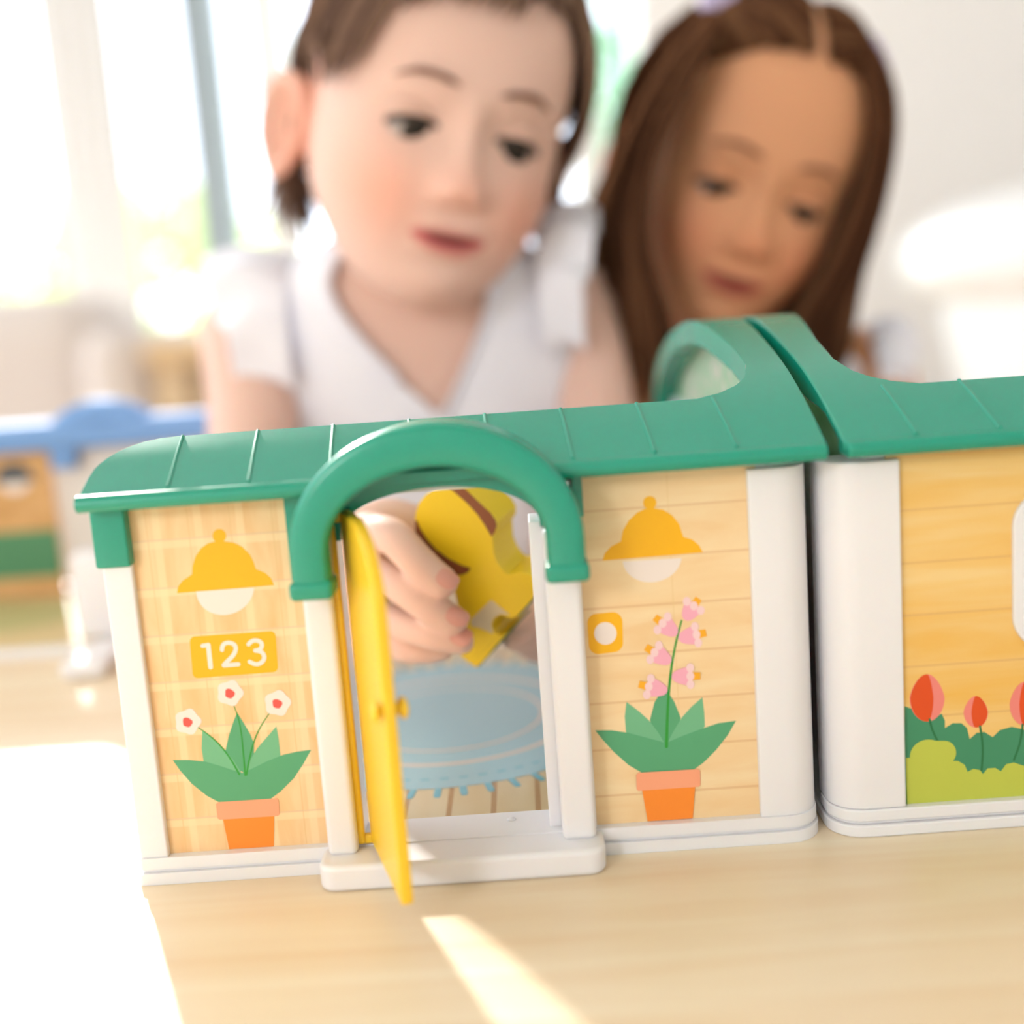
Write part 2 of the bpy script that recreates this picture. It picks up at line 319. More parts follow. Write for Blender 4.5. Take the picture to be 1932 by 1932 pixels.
def roof(parent, fx, x_left, seams, rounded, mcol, eaves):
    """front slope with raised ribs, plus the tall arched band at the end; fx maps unit-1 x to this unit"""
    mb = MB(); T = np.linspace(0, 1, 9); top = []
    xs = np.unique(np.r_[x_left+np.array([0, .5, 1.2, 2.5, 4.5, 7, 10, 14, 18]), np.linspace(x_left+22, 176, 24), 177.5, 179, 180.2, 181]) if rounded else np.r_[np.linspace(x_left, 176, 30), 177.5, 179, 180.2, 181]
    R = 18.0
    xs = np.unique(np.r_[xs[xs < 153], np.linspace(154, 170.8, 16), 170.8+10.2*np.linspace(0, 1, 7)])
    for x in xs:
        ym = float(np.interp(x, XLX[:5], XLY[:5]))
        if rounded and x < x_left+R: ym = 19.5-R+math.sqrt(max(0, R*R-(x_left+R-x)**2))
        ys = -6+T*(ym+6); z = prof(ys); top.append([(x, y, zz) for y, zz in zip(ys, z)])
    top = np.array(top); ys = np.r_[40, np.linspace(42, 228, 60)]; z = prof(ys); xl = np.interp(ys, XLY, XLX)
    band = np.array([[(a+(181-a)*t, y, zz) for t in np.linspace(0, 1, 7)] for y, zz, a in zip(ys, z, xl)])
    q = MB(); q.grid(top); q.grid(band); VV = np.concatenate(q.v); key = {}; idx = []
    for p_ in np.round(VV, 3): idx.append(key.setdefault(tuple(p_), len(key)))
    TV = np.array(list(key)); FF = [tuple(idx[i] for i in f) for f in q.f]; n = len(TV); ed = {}
    for f in FF:
        for i in range(4): e = (f[i], f[(i+1) % 4]); ed[tuple(sorted(e))] = ed.get(tuple(sorted(e)), 0)+1
    BV = TV-np.c_[np.zeros((n, 2)), np.interp(TV[:, 1], [12, 32], [2.6, 7.6])]
    allv = np.concatenate([TV, BV]); allv[:, 0] = [fx(x) for x in allv[:, 0]]
    mb.add(allv, FF+[tuple(i+n for i in f[::-1]) for f in FF]+[(e[0], e[1], e[1]+n, e[0]+n) for e, c in ed.items() if c == 1])
    for a, b in eaves: mb.tube([(fx(a), -6.9, 102.7), (fx(a)+.01*(1 if fx(b) > fx(a) else -1), -6.9, 102.7), (fx(b), -6.9, 102.7)], [1.5, 2.15, 2.15], 14); mb.box((min(fx(a), fx(b)), -6.5, 100.9), (max(fx(a), fx(b)), 1, 104.6)); mb.lathe([(.1, -1.2), (1.6, -.9), (2.15, 0)], (fx(b), -6.9, 102.7), 14, axis=0) if fx(b) > fx(a) else None
    r = mb.build('roof', mcol, parent, smooth=40, bevel=.5)
    for x in seams:
        ys = np.linspace(-5, 19.3, 8); zz = prof(ys)+.05
        MB().tube([(fx(x)-1.7*(y+5)/25 if rounded else fx(x)-1.0*(y+5)/25, y, q) for y, q in zip(ys, zz-.12)], .52, 8).build('roof_rib', mcol, r)
    return r
def end_wall(parent, fx):
    x0, x1 = sorted((fx(168.5), fx(178))); mb = MB()
    mb.box((x0+3, 12, 3), (x1, 222, 99)); mb.build('end_wall', WHITE, parent, bevel=1)
    ys = np.linspace(14, 224, 60); z = prof(ys)-7.3; top = np.array([[(fx(174.5), y, zz), (fx(174.5), y, min(97, zz-.5))] for y, zz in zip(ys, z)])
    p = MB().slab(top, (1.5 if fx(1) > fx(0) else -1.5, 0, 0)).build('gable_panel', mat('gable_light_green', 'BFE0C0', .5, .3, trans=.35), parent, smooth=0, label='pale green arched panel flecked with cream')
    fl = MB(); sg = -1 if fx(1) > fx(0) else 1
    for i in range(150):
        y = rng.uniform(25, 190); zt = float(prof(y)[0])-9; q = rng.uniform(100, max(101, zt)); l = rng.uniform(1.2, 2.6); a = rng.uniform(-.25, .35)
        fl.tube([(fx(174.5)+sg*.08, y-l*a, q-l), (fx(174.5)+sg*.08, y, q), (fx(174.5)+sg*.08, y+l*a, q+l)], [.2, .55, .3], 6, flat=.15, side=(1, 0, 0))
    fl.build('printed_flecks', P_CREAM, p, kind='stuff')
def body(parent, fx, x_left, pin, posts):
    """moulded white frame: plinth, bottom rail, posts, top rail"""
    mb = MB(); mir = fx(1) < fx(0)
    def pl(o, z0, z1):
        o = [(fx(x), y) for x, y in o]; plan(mb, o[::-1] if mir else o, z0, z1)
    pl(rrect(x_left-.9, -1.2, 179, 226, (1.5, 9, 2, 1.5)), 0, 3.2)
    pl(rrect(x_left, -.1, 178.2, 225, (1, 8.4, 2, 1)), 3.2, 4.0)
    pl(rrect(x_left-.3, -.6, 178.7, 14, (1, 8.8, 1, 1)), 4.0, 7.2)
    pl(rrect(pin, 0, 178.4, 16, (.6, 8.5, 1, 1)), 7.2, 98.5)
    for a, b in posts: pl(rrect(a, 0, b, 14, (.6, .6, .6, .6)), 7.2, 103)
    pl(rrect(x_left+1, 2.6, 168, 12, (1, 1, 1, 1)), 98.5, 104)
    mb.build('frame', WHITE, parent, bevel=.45)
class Print:
    """flat print laid on a panel; outlines are read in one enlarged crop of the photo"""
    def __init__(s, u0, v0, k, y): s.u0, s.v0, s.k, s.y = u0, v0, k, y; s.mb = MB(); s.mats = []; s.lay = 0
    def P(s, x, y): return at(s.u0+x/s.k, s.v0+y/s.k, s.y-.02-.008*s.lay)
    def mi(s, m):
        if m not in s.mats: s.mats.append(m)
        return s.mats.index(m)
    def poly(s, pts, m, smooth=0):
        s.lay += 1
        if smooth: pts = dens(pts, smooth)
        s.mb.prism([s.P(*p) for p in pts], (0, .006, 0), s.mi(m)); return s
    def line(s, pts, wd, m, n=14, taper=None):
        s.lay += 1
        q = curve([s.P(*p) for p in pts], n) if len(pts) > 2 else np.linspace(s.P(*pts[0]), s.P(*pts[1]), 4)
        r = np.linspace(wd, taper if taper is not None else wd, len(q))/s.k/7.5
        s.mb.tube(q, r, 8, s.mi(m), flat=.012, side=(0, 1, 0)); 
        for e, rr in ((q[0], r[0]), (q[-1], r[-1])):
            s.mb.prism([e+np.array([rr*math.cos(a), -.002, rr*math.sin(a)]) for a in np.linspace(0, 2*math.pi, 12, endpoint=False)], (0, .006, 0), s.mi(m))
        return s
    def disc(s, x, y, rx, ry, m, n=32, tilt=0, a0=0, a1=360):
        s.lay += 1; t = math.radians(tilt)
        A = np.radians(np.linspace(a0, a1, n, endpoint=(a1-a0 < 360)))
        s.mb.prism([s.P(x+rx*math.cos(a)*math.cos(t)-ry*math.sin(a)*math.sin(t), y+rx*math.cos(a)*math.sin(t)+ry*math.sin(a)*math.cos(t)) for a in A], (0, .006, 0), s.mi(m)); return s
    def build(s, name, parent): return s.mb.build(name, s.mats, parent, smooth=0)
H1 = empty('toy_house', (90, 0, 0), 'toy house with the open yellow door, green roof and lamp prints', 'toy house')
I = lambda x: x
body(H1, I, 0, 162.7, [(0, 7.4), (49.8, 51), (118.5, 120)])
RF = roof(H1, I, -1.2, [20.4+19.88*i for i in range(8)], True, GREEN, [(-1.6, 57.4), (113.8, 180.6)])
end_wall(H1, I)
MB().rbox((-1.1, -1.6, 85.3), (7.7, 14, 101.5), .8).build('corner_bracket', GREEN, H1)
PA = MB().box((5, 2, 6), (50.4, 4, 101)).build('wall_panel', PANEL_A, H1, smooth=0)
PB = MB().box((119, 2, 6), (165, 4, 101)).build('wall_panel', PANEL_B, H1, smooth=0)
# left prints
p = Print(140, 760, 3.864, 2)
p.poly([(750, 1388), (757, 1340), (790, 1298), (860, 1250), (862, 1195), (885, 1120), (925, 1060), (975, 1025), (1030, 1010), (1095, 1010), (1165, 1020), (1225, 1050), (1280, 1105), (1308, 1160), (1325, 1212), (1390, 1238), (1435, 1278), (1458, 1330)], P_GOLD)
p.disc(1058, 970, 50, 50, P_GOLD, 28)
p.poly([(1100-212*math.cos(a), 1352+195*math.sin(a)+ -14*math.cos(a)*-1) for a in np.linspace(.05, math.pi-.05, 26)], P_CREAM)
p.build('printed_wall_lamp', PA)
p = Print(200, 1180, 3.578, 2)
q = []
for cx, cy, a0 in ((1110, 75, -90), (1125, 280, 0), (620, 320, 90), (602, 110, 180)):
    for k in range(7):
        a = math.radians(a0+15*k-4); q.append((cx+36*math.cos(a), cy+36*math.sin(a)))
p.poly(q, P_GOLD)
p.line([(652, 138), (690, 132)], 15, P_CREAM).line([(690, 132), (706, 282)], 16, P_CREAM)
p.line([(783, 165), (792, 130), (832, 117), (872, 138), (868, 185), (830, 232), (795, 268)], 15, P_CREAM, 24).line([(797, 270), (893, 262)], 15, P_CREAM)
p.line([(962, 128), (985, 107), (1020, 102), (1050, 122), (1042, 158), (1008, 170)], 15, P_CREAM, 24).line([(1008, 170), (1050, 180), (1068, 215), (1050, 250), (1015, 262), (970, 245)], 15, P_CREAM, 24)
p.build('printed_number_plate', PA)
p = Print(200, 1180, 3.578, 2)
LEAVES = lambda p: p
p.poly([(885, 588), (925, 650), (975, 735), (1000, 800), (1000, 880), (940, 1000), (850, 950), (805, 850), (830, 740), (860, 650)], P_LEAF)
p.poly([(650, 710), (720, 755), (790, 825), (860, 910), (925, 1010), (800, 1010), (660, 930), (645, 830)], P_LEAF_L)
p.poly([(1150, 680), (1165, 760), (1178, 880), (1100, 990), (930, 1012), (960, 930), (1020, 830), (1085, 755)], P_LEAF_L)
p.poly([(450, 908), (560, 908), (665, 918), (760, 945), (850, 975), (920, 996), (990, 965), (1090, 915), (1200, 872), (1290, 852), (1385, 840), (1335, 930), (1270, 1030), (1180, 1120), (1110, 1172), (760, 1192), (680, 1150), (580, 1070), (500, 980)], P_LEAF)
p.line([(598, 675), (660, 715), (800, 845), (900, 1005)], 3, P_STEM, taper=7).line([(862, 540), (885, 600), (920, 790), (940, 1010)], 3, P_STEM, taper=7).line([(1105, 590), (1040, 690), (985, 830), (948, 1008)], 3, P_STEM, taper=7)
for cx, cy, ph in ((552, 650, .3), (837, 456, 0), (1158, 525, .6)):
    p.poly([(cx+(86+7*math.cos(5*a+ph))*math.cos(a), cy+(84+7*math.cos(5*a+ph))*math.sin(a)) for a in np.linspace(0, 2*math.pi, 40, endpoint=False)], P_CREAM)
    p.poly([(cx-3+(33+4*math.cos(3*a+ph))*math.cos(a), cy+4+(33+4*math.sin(2*a+ph))*math.sin(a)) for a in np.linspace(0, 2*math.pi, 24, endpoint=False)], P_RED)
p.poly([(790, 1310), (1135, 1288), (1132, 1492), (832, 1510)], P_POT)
p.poly([(742, 1206), (757, 1194), (1152, 1167), (1164, 1178), (1172, 1275), (1160, 1286), (770, 1312), (754, 1304)], P_RIM)
p.build('printed_potted_flowers', PA)
# right prints
p = Print(1060, 880, 2.542, 2)
p.poly([(196, 452), (205, 418), (235, 385), (283, 360), (292, 310), (320, 260), (360, 222), (400, 203), (440, 200), (485, 207), (530, 235), (562, 275), (583, 338), (625, 350), (658, 378), (677, 412)], P_GOLD)
p.disc(422, 174, 32, 32, P_GOLD)
p.poly([(433-142*math.cos(a), 438+118*math.sin(a)+8*math.cos(a)) for a in np.linspace(.08, math.pi-.08, 26)], P_CREAM)
p.build('printed_wall_lamp', PB)
p = Print(1060, 880, 2.542, 2)
q = []
for cx, cy, a0 in ((245, 745, -90), (248, 845, 0), (175, 855, 90), (168, 752, 180)):
    for k in range(7):
        a = math.radians(a0+15*k-4); q.append((cx+46*math.cos(a), cy+46*math.sin(a)))
p.poly(q, P_GOLD); p.disc(209, 801, 54, 54, P_CREAM)
p.build('printed_door_bell', PB)
p = Print(1060, 880, 2.542, 2)
p.poly([(505, 1075), (540, 1130), (570, 1205), (560, 1260), (500, 1340), (440, 1290), (423, 1215), (445, 1130), (470, 1090)], P_LEAF)
p.poly([(310, 1130), (370, 1175), (420, 1220), (465, 1280), (500, 1342), (400, 1330), (308, 1275), (302, 1200)], P_LEAF_L)
p.poly([(674, 1107), (683, 1180), (686, 1248), (620, 1310), (500, 1342), (530, 1280), (575, 1205), (620, 1155)], P_LEAF_L)
p.poly([(160, 1266), (240, 1266), (320, 1278), (410, 1302), (500, 1326), (580, 1292), (680, 1255), (750, 1232), (835, 1220), (795, 1290), (740, 1360), (680, 1420), (635, 1452), (382, 1468), (320, 1432), (250, 1370), (195, 1310)], P_LEAF)
p.line([(574, 740), (540, 880), (515, 1060), (502, 1344)], 4, P_STEM, 20, taper=8)
for bx, by, tx, ty in ((590, 735, 655, 635), (552, 806, 448, 725), (560, 825, 690, 798), (522, 940, 405, 868), (528, 1008, 662, 1005), (505, 1078, 372, 1045)):
    d = np.array([tx-bx, ty-by], float); L_ = np.linalg.norm(d); d /= L_; e = np.array([-d[1], d[0]]); b = np.array([bx, by], float)
    f = lambda s_, t_: tuple(b+d*s_*L_+e*t_)
    p.poly([f(.74, -19), f(1.02, -17), f(1.02, 17), f(.74, 19)], P_ORANGE)
    p.poly([f(0, -8), f(.12, -26), f(.35, -38), f(.62, -42), f(.62, 42), f(.35, 38), f(.12, 26), f(0, 8)], P_PINK, 30)
    for t_ in (-40, 0, 40): p.disc(*f(.66, t_), 19, 22, P_PALEPINK, 16)
p.poly([(385, 1552), (640, 1530), (628, 1688), (412, 1702)], P_POT)
p.poly([(357, 1480), (366, 1470), (655, 1452), (663, 1460), (665, 1528), (658, 1536), (366, 1556), (359, 1548)], P_RIM)
p.build('printed_potted_bellflower', PB)
# porch
MB().prism([(x, y, 0) for x, y in rrect(48.4, -12.3, 121.4, 6, (4.5, 4.5, 0, 0))], (0, 0, 6.9)).build('doorstep', WHITE, H1, bevel=1.3, seg=4)
for a, b in ((50.3, 58.0), (110.9, 119.6)): MB().rbox((a, -5.4, 6.5), (b, 4, 88), 1.6).build('door_post', WHITE, H1)
for a, b in ((55.6, 58.4), (107.7, 111.2)): MB().rbox((a, 3, 3), (b, 15, 89), .5).build('door_jamb', WHITE, H1)
A = np.linspace(math.pi, 0, 41)
ell = lambda a, b, zc, zf, cx=85.7: [(cx-a, zf)]*0+[(cx-a, z) for z in np.linspace(zf, zc, 7)[:-1]]+[(cx+a*math.cos(t), zc+b*math.sin(t)) for t in A]+[(cx+a, z) for z in np.linspace(zc, zf, 7)[1:]]
o_, i_, hd = ell(35.2, 29.4, 88, 77.8), ell(25.9, 18.8, 88, 77.8), ell(24.9, 10.6, 89.4, 88.2)
mb = MB(); bar = []
ang = np.linspace(0, 2*math.pi, 20, endpoint=False)
for (xo, zo), (xi, zi) in zip(o_, i_):
    c = np.array([(xo+xi)/2, -13.2, (zo+zi)/2]); e = np.array([(xo-xi)/2, 0, (zo-zi)/2])
    sp = lambda v: np.sign(v)*abs(v)**.42
    bar.append([c+e*sp(math.cos(a))+np.array([0, 4.6*sp(math.sin(a)), 0]) for a in ang])
bar = np.array(bar); n = len(ang)
mb.add(bar.reshape(-1, 3), [(i*n+k, i*n+(k+1) % n, (i+1)*n+(k+1) % n, (i+1)*n+k) for i in range(len(bar)-1) for k in range(n)]+[tuple(range(n)), tuple((len(bar)-1)*n+k for k in range(n))[::-1]])
oc = ell(34.6, 28.8, 88, 79); ic = ell(32.6, 26.8, 88, 79)
mb.slab([[(x, y, z) for y in (-13, -6, 2)] for x, z in oc], (0, 0, 0)) if 0 else None
for k in range(len(oc)-1):
    q = [(oc[k], ic[k]), (oc[k+1], ic[k+1])]
V = []
for (xo, zo), (xi, zi) in zip(oc, ic): V += [(xo, -13, zo), (xo, 2, zo), (xi, 2, zi), (xi, -13, zi)]
mb.add(V, [(4*i+a, 4*i+(a+1) % 4, 4*i+4+(a+1) % 4, 4*i+4+a) for i in range(len(oc)-1) for a in range(4)]+[(0, 1, 2, 3), tuple(4*(len(oc)-1)+a for a in (3, 2, 1, 0))])
for cx in (55.15, 116.25): mb.rbox((cx-5.3, -18.4, 77.2), (cx+5.3, -7.8, 81.8), 1.4)
mb.build('porch_arch', GREEN, H1, smooth=50)
V = []; oc = ell(33.5, 27.5, 88.6, 88.2)
for (xo, zo), (xi, zi) in zip(oc, hd): V += [(xo, -1.2, zo), (xo, 1.4, zo), (xi, 12, zi), (xi, -1.2, zi)]
hp = MB().add(V, [(4*i+a, 4*i+(a+1) % 4, 4*i+4+(a+1) % 4, 4*i+4+a) for i in range(len(oc)-1) for a in range(4)]+[(0, 1, 2, 3), tuple(4*(len(oc)-1)+a for a in (3, 2, 1, 0))])
hp.box((47.6, -1.4, 79), (52.2, 1.5, 101.5)); hp.box((119.2, -1.4, 90), (121.6, 1.5, 101.5))
hp.build('door_header', GREEN, H1, smooth=40, bevel=.4)
# door
hx = np.array([62.0, .6, 0]); dd = np.array([12.2, -39.0, 0])/40.86; nn = np.array([dd[1], -dd[0], 0])
out = [(1.0, 8.2), (39.4, 8.2), (40.2, 9), (40.2, 79)]+[(40.2-24*(1-math.cos(a)), 79+17*math.sin(a)) for a in np.linspace(.12, math.pi/2, 12)]+[(1.0, 96)]
DR = MB().prism([hx+dd*s_+np.array([0, 0, z])+nn*1.4 for s_, z in out], -nn*2.8).build('door', YELLOW, H1, bevel=1.0, seg=3, label='open yellow door with a round knob')
mb = MB().rbox((57.6, -2.4, 8), (59.6, .4, 95), .7)
for z in (9, 94): mb.rbox((58.8, -1.6, z-1.2), (63, .6, z+1.2), .5)
mb.build('hinge', YELLOW, DR)
mb = MB()
for sg in (1, -1):
    c = hx+dd*36.6+np.array([0, 0, 54.5])+nn*1.6*sg
    for k in range(1):
        V = []; prf = [(1.6, 0), (1.8, 1.2), (2.9, 2.0), (3.1, 3.0), (2.5, 3.9), (1.2, 4.4), (.05, 4.5)]
        for r, h in prf:
            for a in np.linspace(0, 2*math.pi, 16, endpoint=False): V.append(c+nn*sg*h*(.5 if sg > 0 else .72)+dd*r*.85*math.cos(a)+np.array([0, 0, r*.85*math.sin(a)]))
        mb.add(V, [(i*16+k2, i*16+(k2+1) % 16, (i+1)*16+(k2+1) % 16, (i+1)*16+k2) for i in range(6) for k2 in range(16)])
mb.build('knob', YELLOW, DR)
# floor print with the rug
FM = MB().box((2, 21, 3), (173, 194, 4)).build('floor_mat', FLOORMAT, H1, smooth=0)
def ring(mb, c, r0, r1, z, mi, n=96, wave=0):
    V = []
    for a in np.linspace(0, 2*math.pi, n, endpoint=False):
        for r in (r0, r1+(wave*math.cos(a*40) if wave else 0)): V.append((c[0]+r*math.cos(a), c[1]+r*math.sin(a), z))
    mb.add(V, [(2*i, 2*i+1, (2*i+3) % (2*n), (2*i+2) % (2*n)) for i in range(n)], mi)
mb = MB(); rc = (75.5, 104.5)
for k in range(54):
    a = 2*math.pi*(k+.5)/54; mb.tube([(rc[0]+r*math.cos(a), rc[1]+r*math.sin(a), 4.06) for r in (62, 65, 68, 69.6)], [1.1, 1.1, 1.1, .8], 6, 2, flat=.05, side=(0, 0, 1))
ring(mb, rc, .01, 63, 4.12, 0, 160); ring(mb, rc, 43, 45, 4.16, 1); ring(mb, rc, 31.4, 32.7, 4.16, 1)
for k in range(60):
    a0 = 2*math.pi*k/60; mb.grid([[(rc[0]+r*math.cos(a), rc[1]+r*math.sin(a), 4.17) for r in (55.3, 56.4)] for a in np.linspace(a0, a0+.05, 3)], 2)
mb.build('printed_rug', [P_BLUE, P_RUGLINE, P_DBLUE], FM, smooth=0)
MB().lathe([(1.3, 6.8), (1.2, 7.4), (.7, 7.8), (.05, 7.9)], (97.5, 9, 0), 16).build('door_catch', WHITE, H1)
# second unit, a mirror image standing end to end with the first
H2 = empty('toy_house', (184.5, 0, 0), 'toy house with the tulip print, cut off by the right frame edge', 'toy house')
G = lambda x: 366.2-x
body(H2, lambda x: 360.1-x, 90, 159.6, [(90, 97)])
roof(H2, G, 88.8, [366.2-203.2, 366.2-223.3, 366.2-243.4, 366.2-263.5], False, GREEN, [(88.4, 180.6)])
end_wall(H2, G)
PC = MB().box((197.5, 2, 6), (270, 4, 101)).build('wall_panel', PANEL_C, H2, smooth=0)
p = Print(1500, 840, 2.4144, 2)
p.poly([(500, 1190), (530, 1200), (560, 1230), (620, 1245), (670, 1225), (684, 1255), (684, 1290), (720, 1268), (760, 1268), (785, 1290), (798, 1340), (830, 1312), (865, 1308), (903, 1332), (935, 1300), (990, 1285), (1043, 1296), (1080, 1320), (1150, 1290), (1200, 1330), (1200, 1640), (500, 1660)], P_BUSH)
for (cx, cy, rx, ry, sgn) in ((603, 1152, 80, 108, 1), (826, 1216, 56, 72, -1), (1050, 1180, 70, 100, -1)):
    p.poly([(cx+rx*math.cos(a)*(1-.22*max(0, -math.sin(a))), cy+ry*math.sin(a)) for a in np.linspace(0, 2*math.pi, 40, endpoint=False)], P_TULIP_L)
    p.poly([(cx-sgn*rx*(.96*math.cos(a))*(1-.22*max(0, -math.sin(a))) if math.cos(a) > 0 else cx+sgn*rx*.36*abs(math.cos(a))*(1-.3*max(0, -math.sin(a)))-sgn*rx*.0, cy+ry*math.sin(a)) for a in np.linspace(-math.pi/2, 1.5*math.pi, 40, endpoint=False)], P_TULIP)
p.line([(614, 1250), (628, 1300), (655, 1355)], 5, P_DSTEM).line([(845, 1282), (857, 1380), (852, 1482)], 5, P_DSTEM).line([(1040, 1275), (1030, 1350), (1000, 1435)], 5, P_DSTEM)
p.poly([(506, 1425), (525, 1425)]+[(610+86*math.cos(a), 1422+80*math.sin(a)) for a in np.linspace(math.pi, 1.62*math.pi, 12)]+[(684+52*math.cos(a), 1402+54*math.sin(a)) for a in np.linspace(-1.6, .75, 10)]+[(745, 1440), (775, 1458), (788, 1490), (815, 1476), (845, 1482), (858, 1500), (880, 1474), (915, 1472), (940, 1488), (965, 1455), (1000, 1448), (1043, 1462), (1090, 1480), (1200, 1470), (1200, 1625), (512, 1640)], P_LIME)
p.build('printed_tulip_bed', PC)
WF = MB(); wz0, wz1, wx0, wx1 = at(1922, 1232, 0)[2], at(1920, 930, 0)[2], at(1916, 1085, 0)[0], 262
o4 = rrect(wx0, wz0, wx1, wz1, (9, 9, 9, 9), 8); i4 = rrect(wx0+4.5, wz0+4.5, wx1-4.5, wz1-4.5, (6, 6, 6, 6), 8); V = []
for (x, z), (x2, z2) in zip(o4, i4): V += [(x, .6, z), (x2, .6, z2), (x2, 2.4, z2), (x, 2.4, z)]
n = len(o4)
WF.add(V, [(4*i+a, 4*i+(a+1) % 4, 4*((i+1) % n)+(a+1) % 4, 4*((i+1) % n)+a) for i in range(n) for a in range(4)])
WF.build('window_frame', WHITE, H2, bevel=.4)
H2.rotation_euler.z = .008
# ------------------------------------------------------------------ children
HT = np.array([(89, 2, 6, 12), (86.5, 21, -13, 33), (80, 38, -31, 52), (67, 52.5, -48, 69), (48, 62.5, -62, 80), (26, 66.5, -71, 85), (4, 65.5, -75, 84), (-14, 63.5, -75.5, 79), (-32, 61.5, -75, 68), (-50, 57.5, -73.5, 54), (-66, 49.5, -71, 40), (-79, 39, -66, 28), (-88, 25, -57, 14), (-92.5, 8, -45, 0)], float)
def g2(x, z, x0, z0, sx, sz): return np.exp(-((x-x0)/sx)**2/2-((z-z0)/sz)**2/2)
def face_disp(x, z, k):
    ax = abs(x); d = 2.2*g2(ax, z, 23, 7, 14, 6)-6.5*g2(ax, z, 24.5, -12, 12, 8)-2.0*g2(ax, z, 10, -11, 4, 9)
    d += 3.5*g2(x, z, 0, -12, 5, 11)+12.5*g2(x, z, 0, -33, 6.8, 8)+5.5*g2(ax, z, 8.5, -36, 4.6, 4.6)-3*g2(x, z, 0, -44, 9, 3)-3*g2(ax, z, 5, -41.5, 2.2, 1.6)
    d += 4.8*g2(x, z, 0, -55, 22, 14)+3.2*g2(ax, z, 5, -52, 8, 3)+3.4*g2(x, z, 0, -60, 9.5, 3.2)-2.6*g2(x, z, 0, -67, 13, 3.5)+6*g2(x, z, 0, -78, 13, 8)
    zm = -56+.005*x*x; d -= 3.0*np.exp(-((z-zm)/1.5)**2/2)*np.exp(-(ax/15)**4)+1.5*g2(ax, z, 20, -55, 3, 4)
    d += 6.0*g2(ax, z, 34, -42, 15, 14)
    return d
def head_mesh(mb, nt=150, na=160):
    t = np.linspace(0, len(HT)-1, nt); H = spline(np.arange(len(HT)), HT, t); a = np.linspace(0, 2*math.pi, na, endpoint=False)
    V = []
    for z, w_, f, b in H:
        w_ = max(w_, .5); x = w_*np.sign(np.sin(a))*abs(np.sin(a))**.94; y = (f+b)/2-(b-f)/2*np.sign(np.cos(a))*abs(np.cos(a))**.94
        fr = np.clip(np.cos(a)*1.5, 0, 1); y = y-face_disp(x, np.full_like(x, z), 0)*fr
        x = x+5.5*g2(abs(x), np.full_like(x, z), 60, -40, 20, 16)*np.sign(x)*.4
        V.append(np.stack([x, y, np.full_like(x, z)], 1))
    V = np.array(V); n = na
    F = [(i*n+k, i*n+(k+1) % n, (i+1)*n+(k+1) % n, (i+1)*n+k) for i in range(nt-1) for k in range(n)]+[tuple(range(n)), tuple((nt-1)*n+k for k in range(n))]
    return V.reshape(-1, 3), F
def ear_mesh(sx):
    """flattened shell with a raised rim and a hollow"""
    V = []; n = 28; m = 12
    prf = [(.02, -2.2), (.3, -2.0), (.5, -1.0), (.66, 2.2), (.8, 4.4), (.92, 4.2), (1.0, 2.0), (.97, -1.5), (.85, -4), (.6, -5.5), (.3, -6), (.02, -6)]
    for r, h in prf:
        for a in np.linspace(0, 2*math.pi, n, endpoint=False):
            yy = 15.5*r*math.cos(a)*(1.0+.12*math.sin(a)); zz = 25*r*math.sin(a)+(0 if math.sin(a) > 0 else 0)
            if math.sin(a) < 0: yy *= (1-.35*(-math.sin(a))**2)
            V.append((h*1.3, yy+3, zz))
    V = np.array(V)
    th = math.radians(40); ca, sa = math.cos(th), math.sin(th)
    x = V[:, 0]*ca+V[:, 1]*sa*1.0; y = -V[:, 0]*sa+V[:, 1]*ca
    P = np.stack([(x+72)*sx, y+8, V[:, 2]-30], 1)
    F = [(i*n+k, i*n+(k+1) % n, (i+1)*n+(k+1) % n, (i+1)*n+k) for i in range(len(prf)-1) for k in range(n)]+[tuple(range(n)), tuple((len(prf)-1)*n+k for k in range(n))]
    return P, F
def capsule(mb, pts, rad, n=18):
    pts = np.asarray(pts, float); rad = np.asarray(rad, float)
    if len(pts) == 2: P = np.linspace(pts[0], pts[1], 8); Rr = np.linspace(rad[0], rad[1], 8)
    else:
        d = np.r_[0, np.cumsum(np.linalg.norm(np.diff(pts, axis=0), axis=1))]; q = np.linspace(0, d[-1], 8*len(pts)); P = spline(d, pts, q); Rr = np.interp(q, d, rad)
    e0 = P[0]-P[1]; e0 /= np.linalg.norm(e0); e1 = P[-1]-P[-2]; e1 /= np.linalg.norm(e1)
    A = np.radians([88, 65, 40, 18]); a0 = [P[0]+e0*Rr[0]*math.sin(t) for t in A]; a1 = [P[-1]+e1*Rr[-1]*math.sin(t) for t in A[::-1]]
    mb.tube(np.concatenate([a0, P, a1]), np.concatenate([Rr[0]*np.cos(A), Rr, Rr[-1]*np.cos(A[::-1])]), n)
def rot(pitch, yaw, roll):
    p, y, r = map(math.radians, (pitch, yaw, roll))
    Rx = np.array([[1, 0, 0], [0, math.cos(p), -math.sin(p)], [0, math.sin(p), math.cos(p)]])
    Rz = np.array([[math.cos(y), -math.sin(y), 0], [math.sin(y), math.cos(y), 0], [0, 0, 1]])
    Ry = np.array([[math.cos(r), 0, math.sin(r)], [0, 1, 0], [-math.sin(r), 0, math.cos(r)]])
    return Ry@Rz@Rx
SKIN = attr_mat('skin', .6, .2, .15); HAIRM = attr_mat('hair', .8, 0, 0)
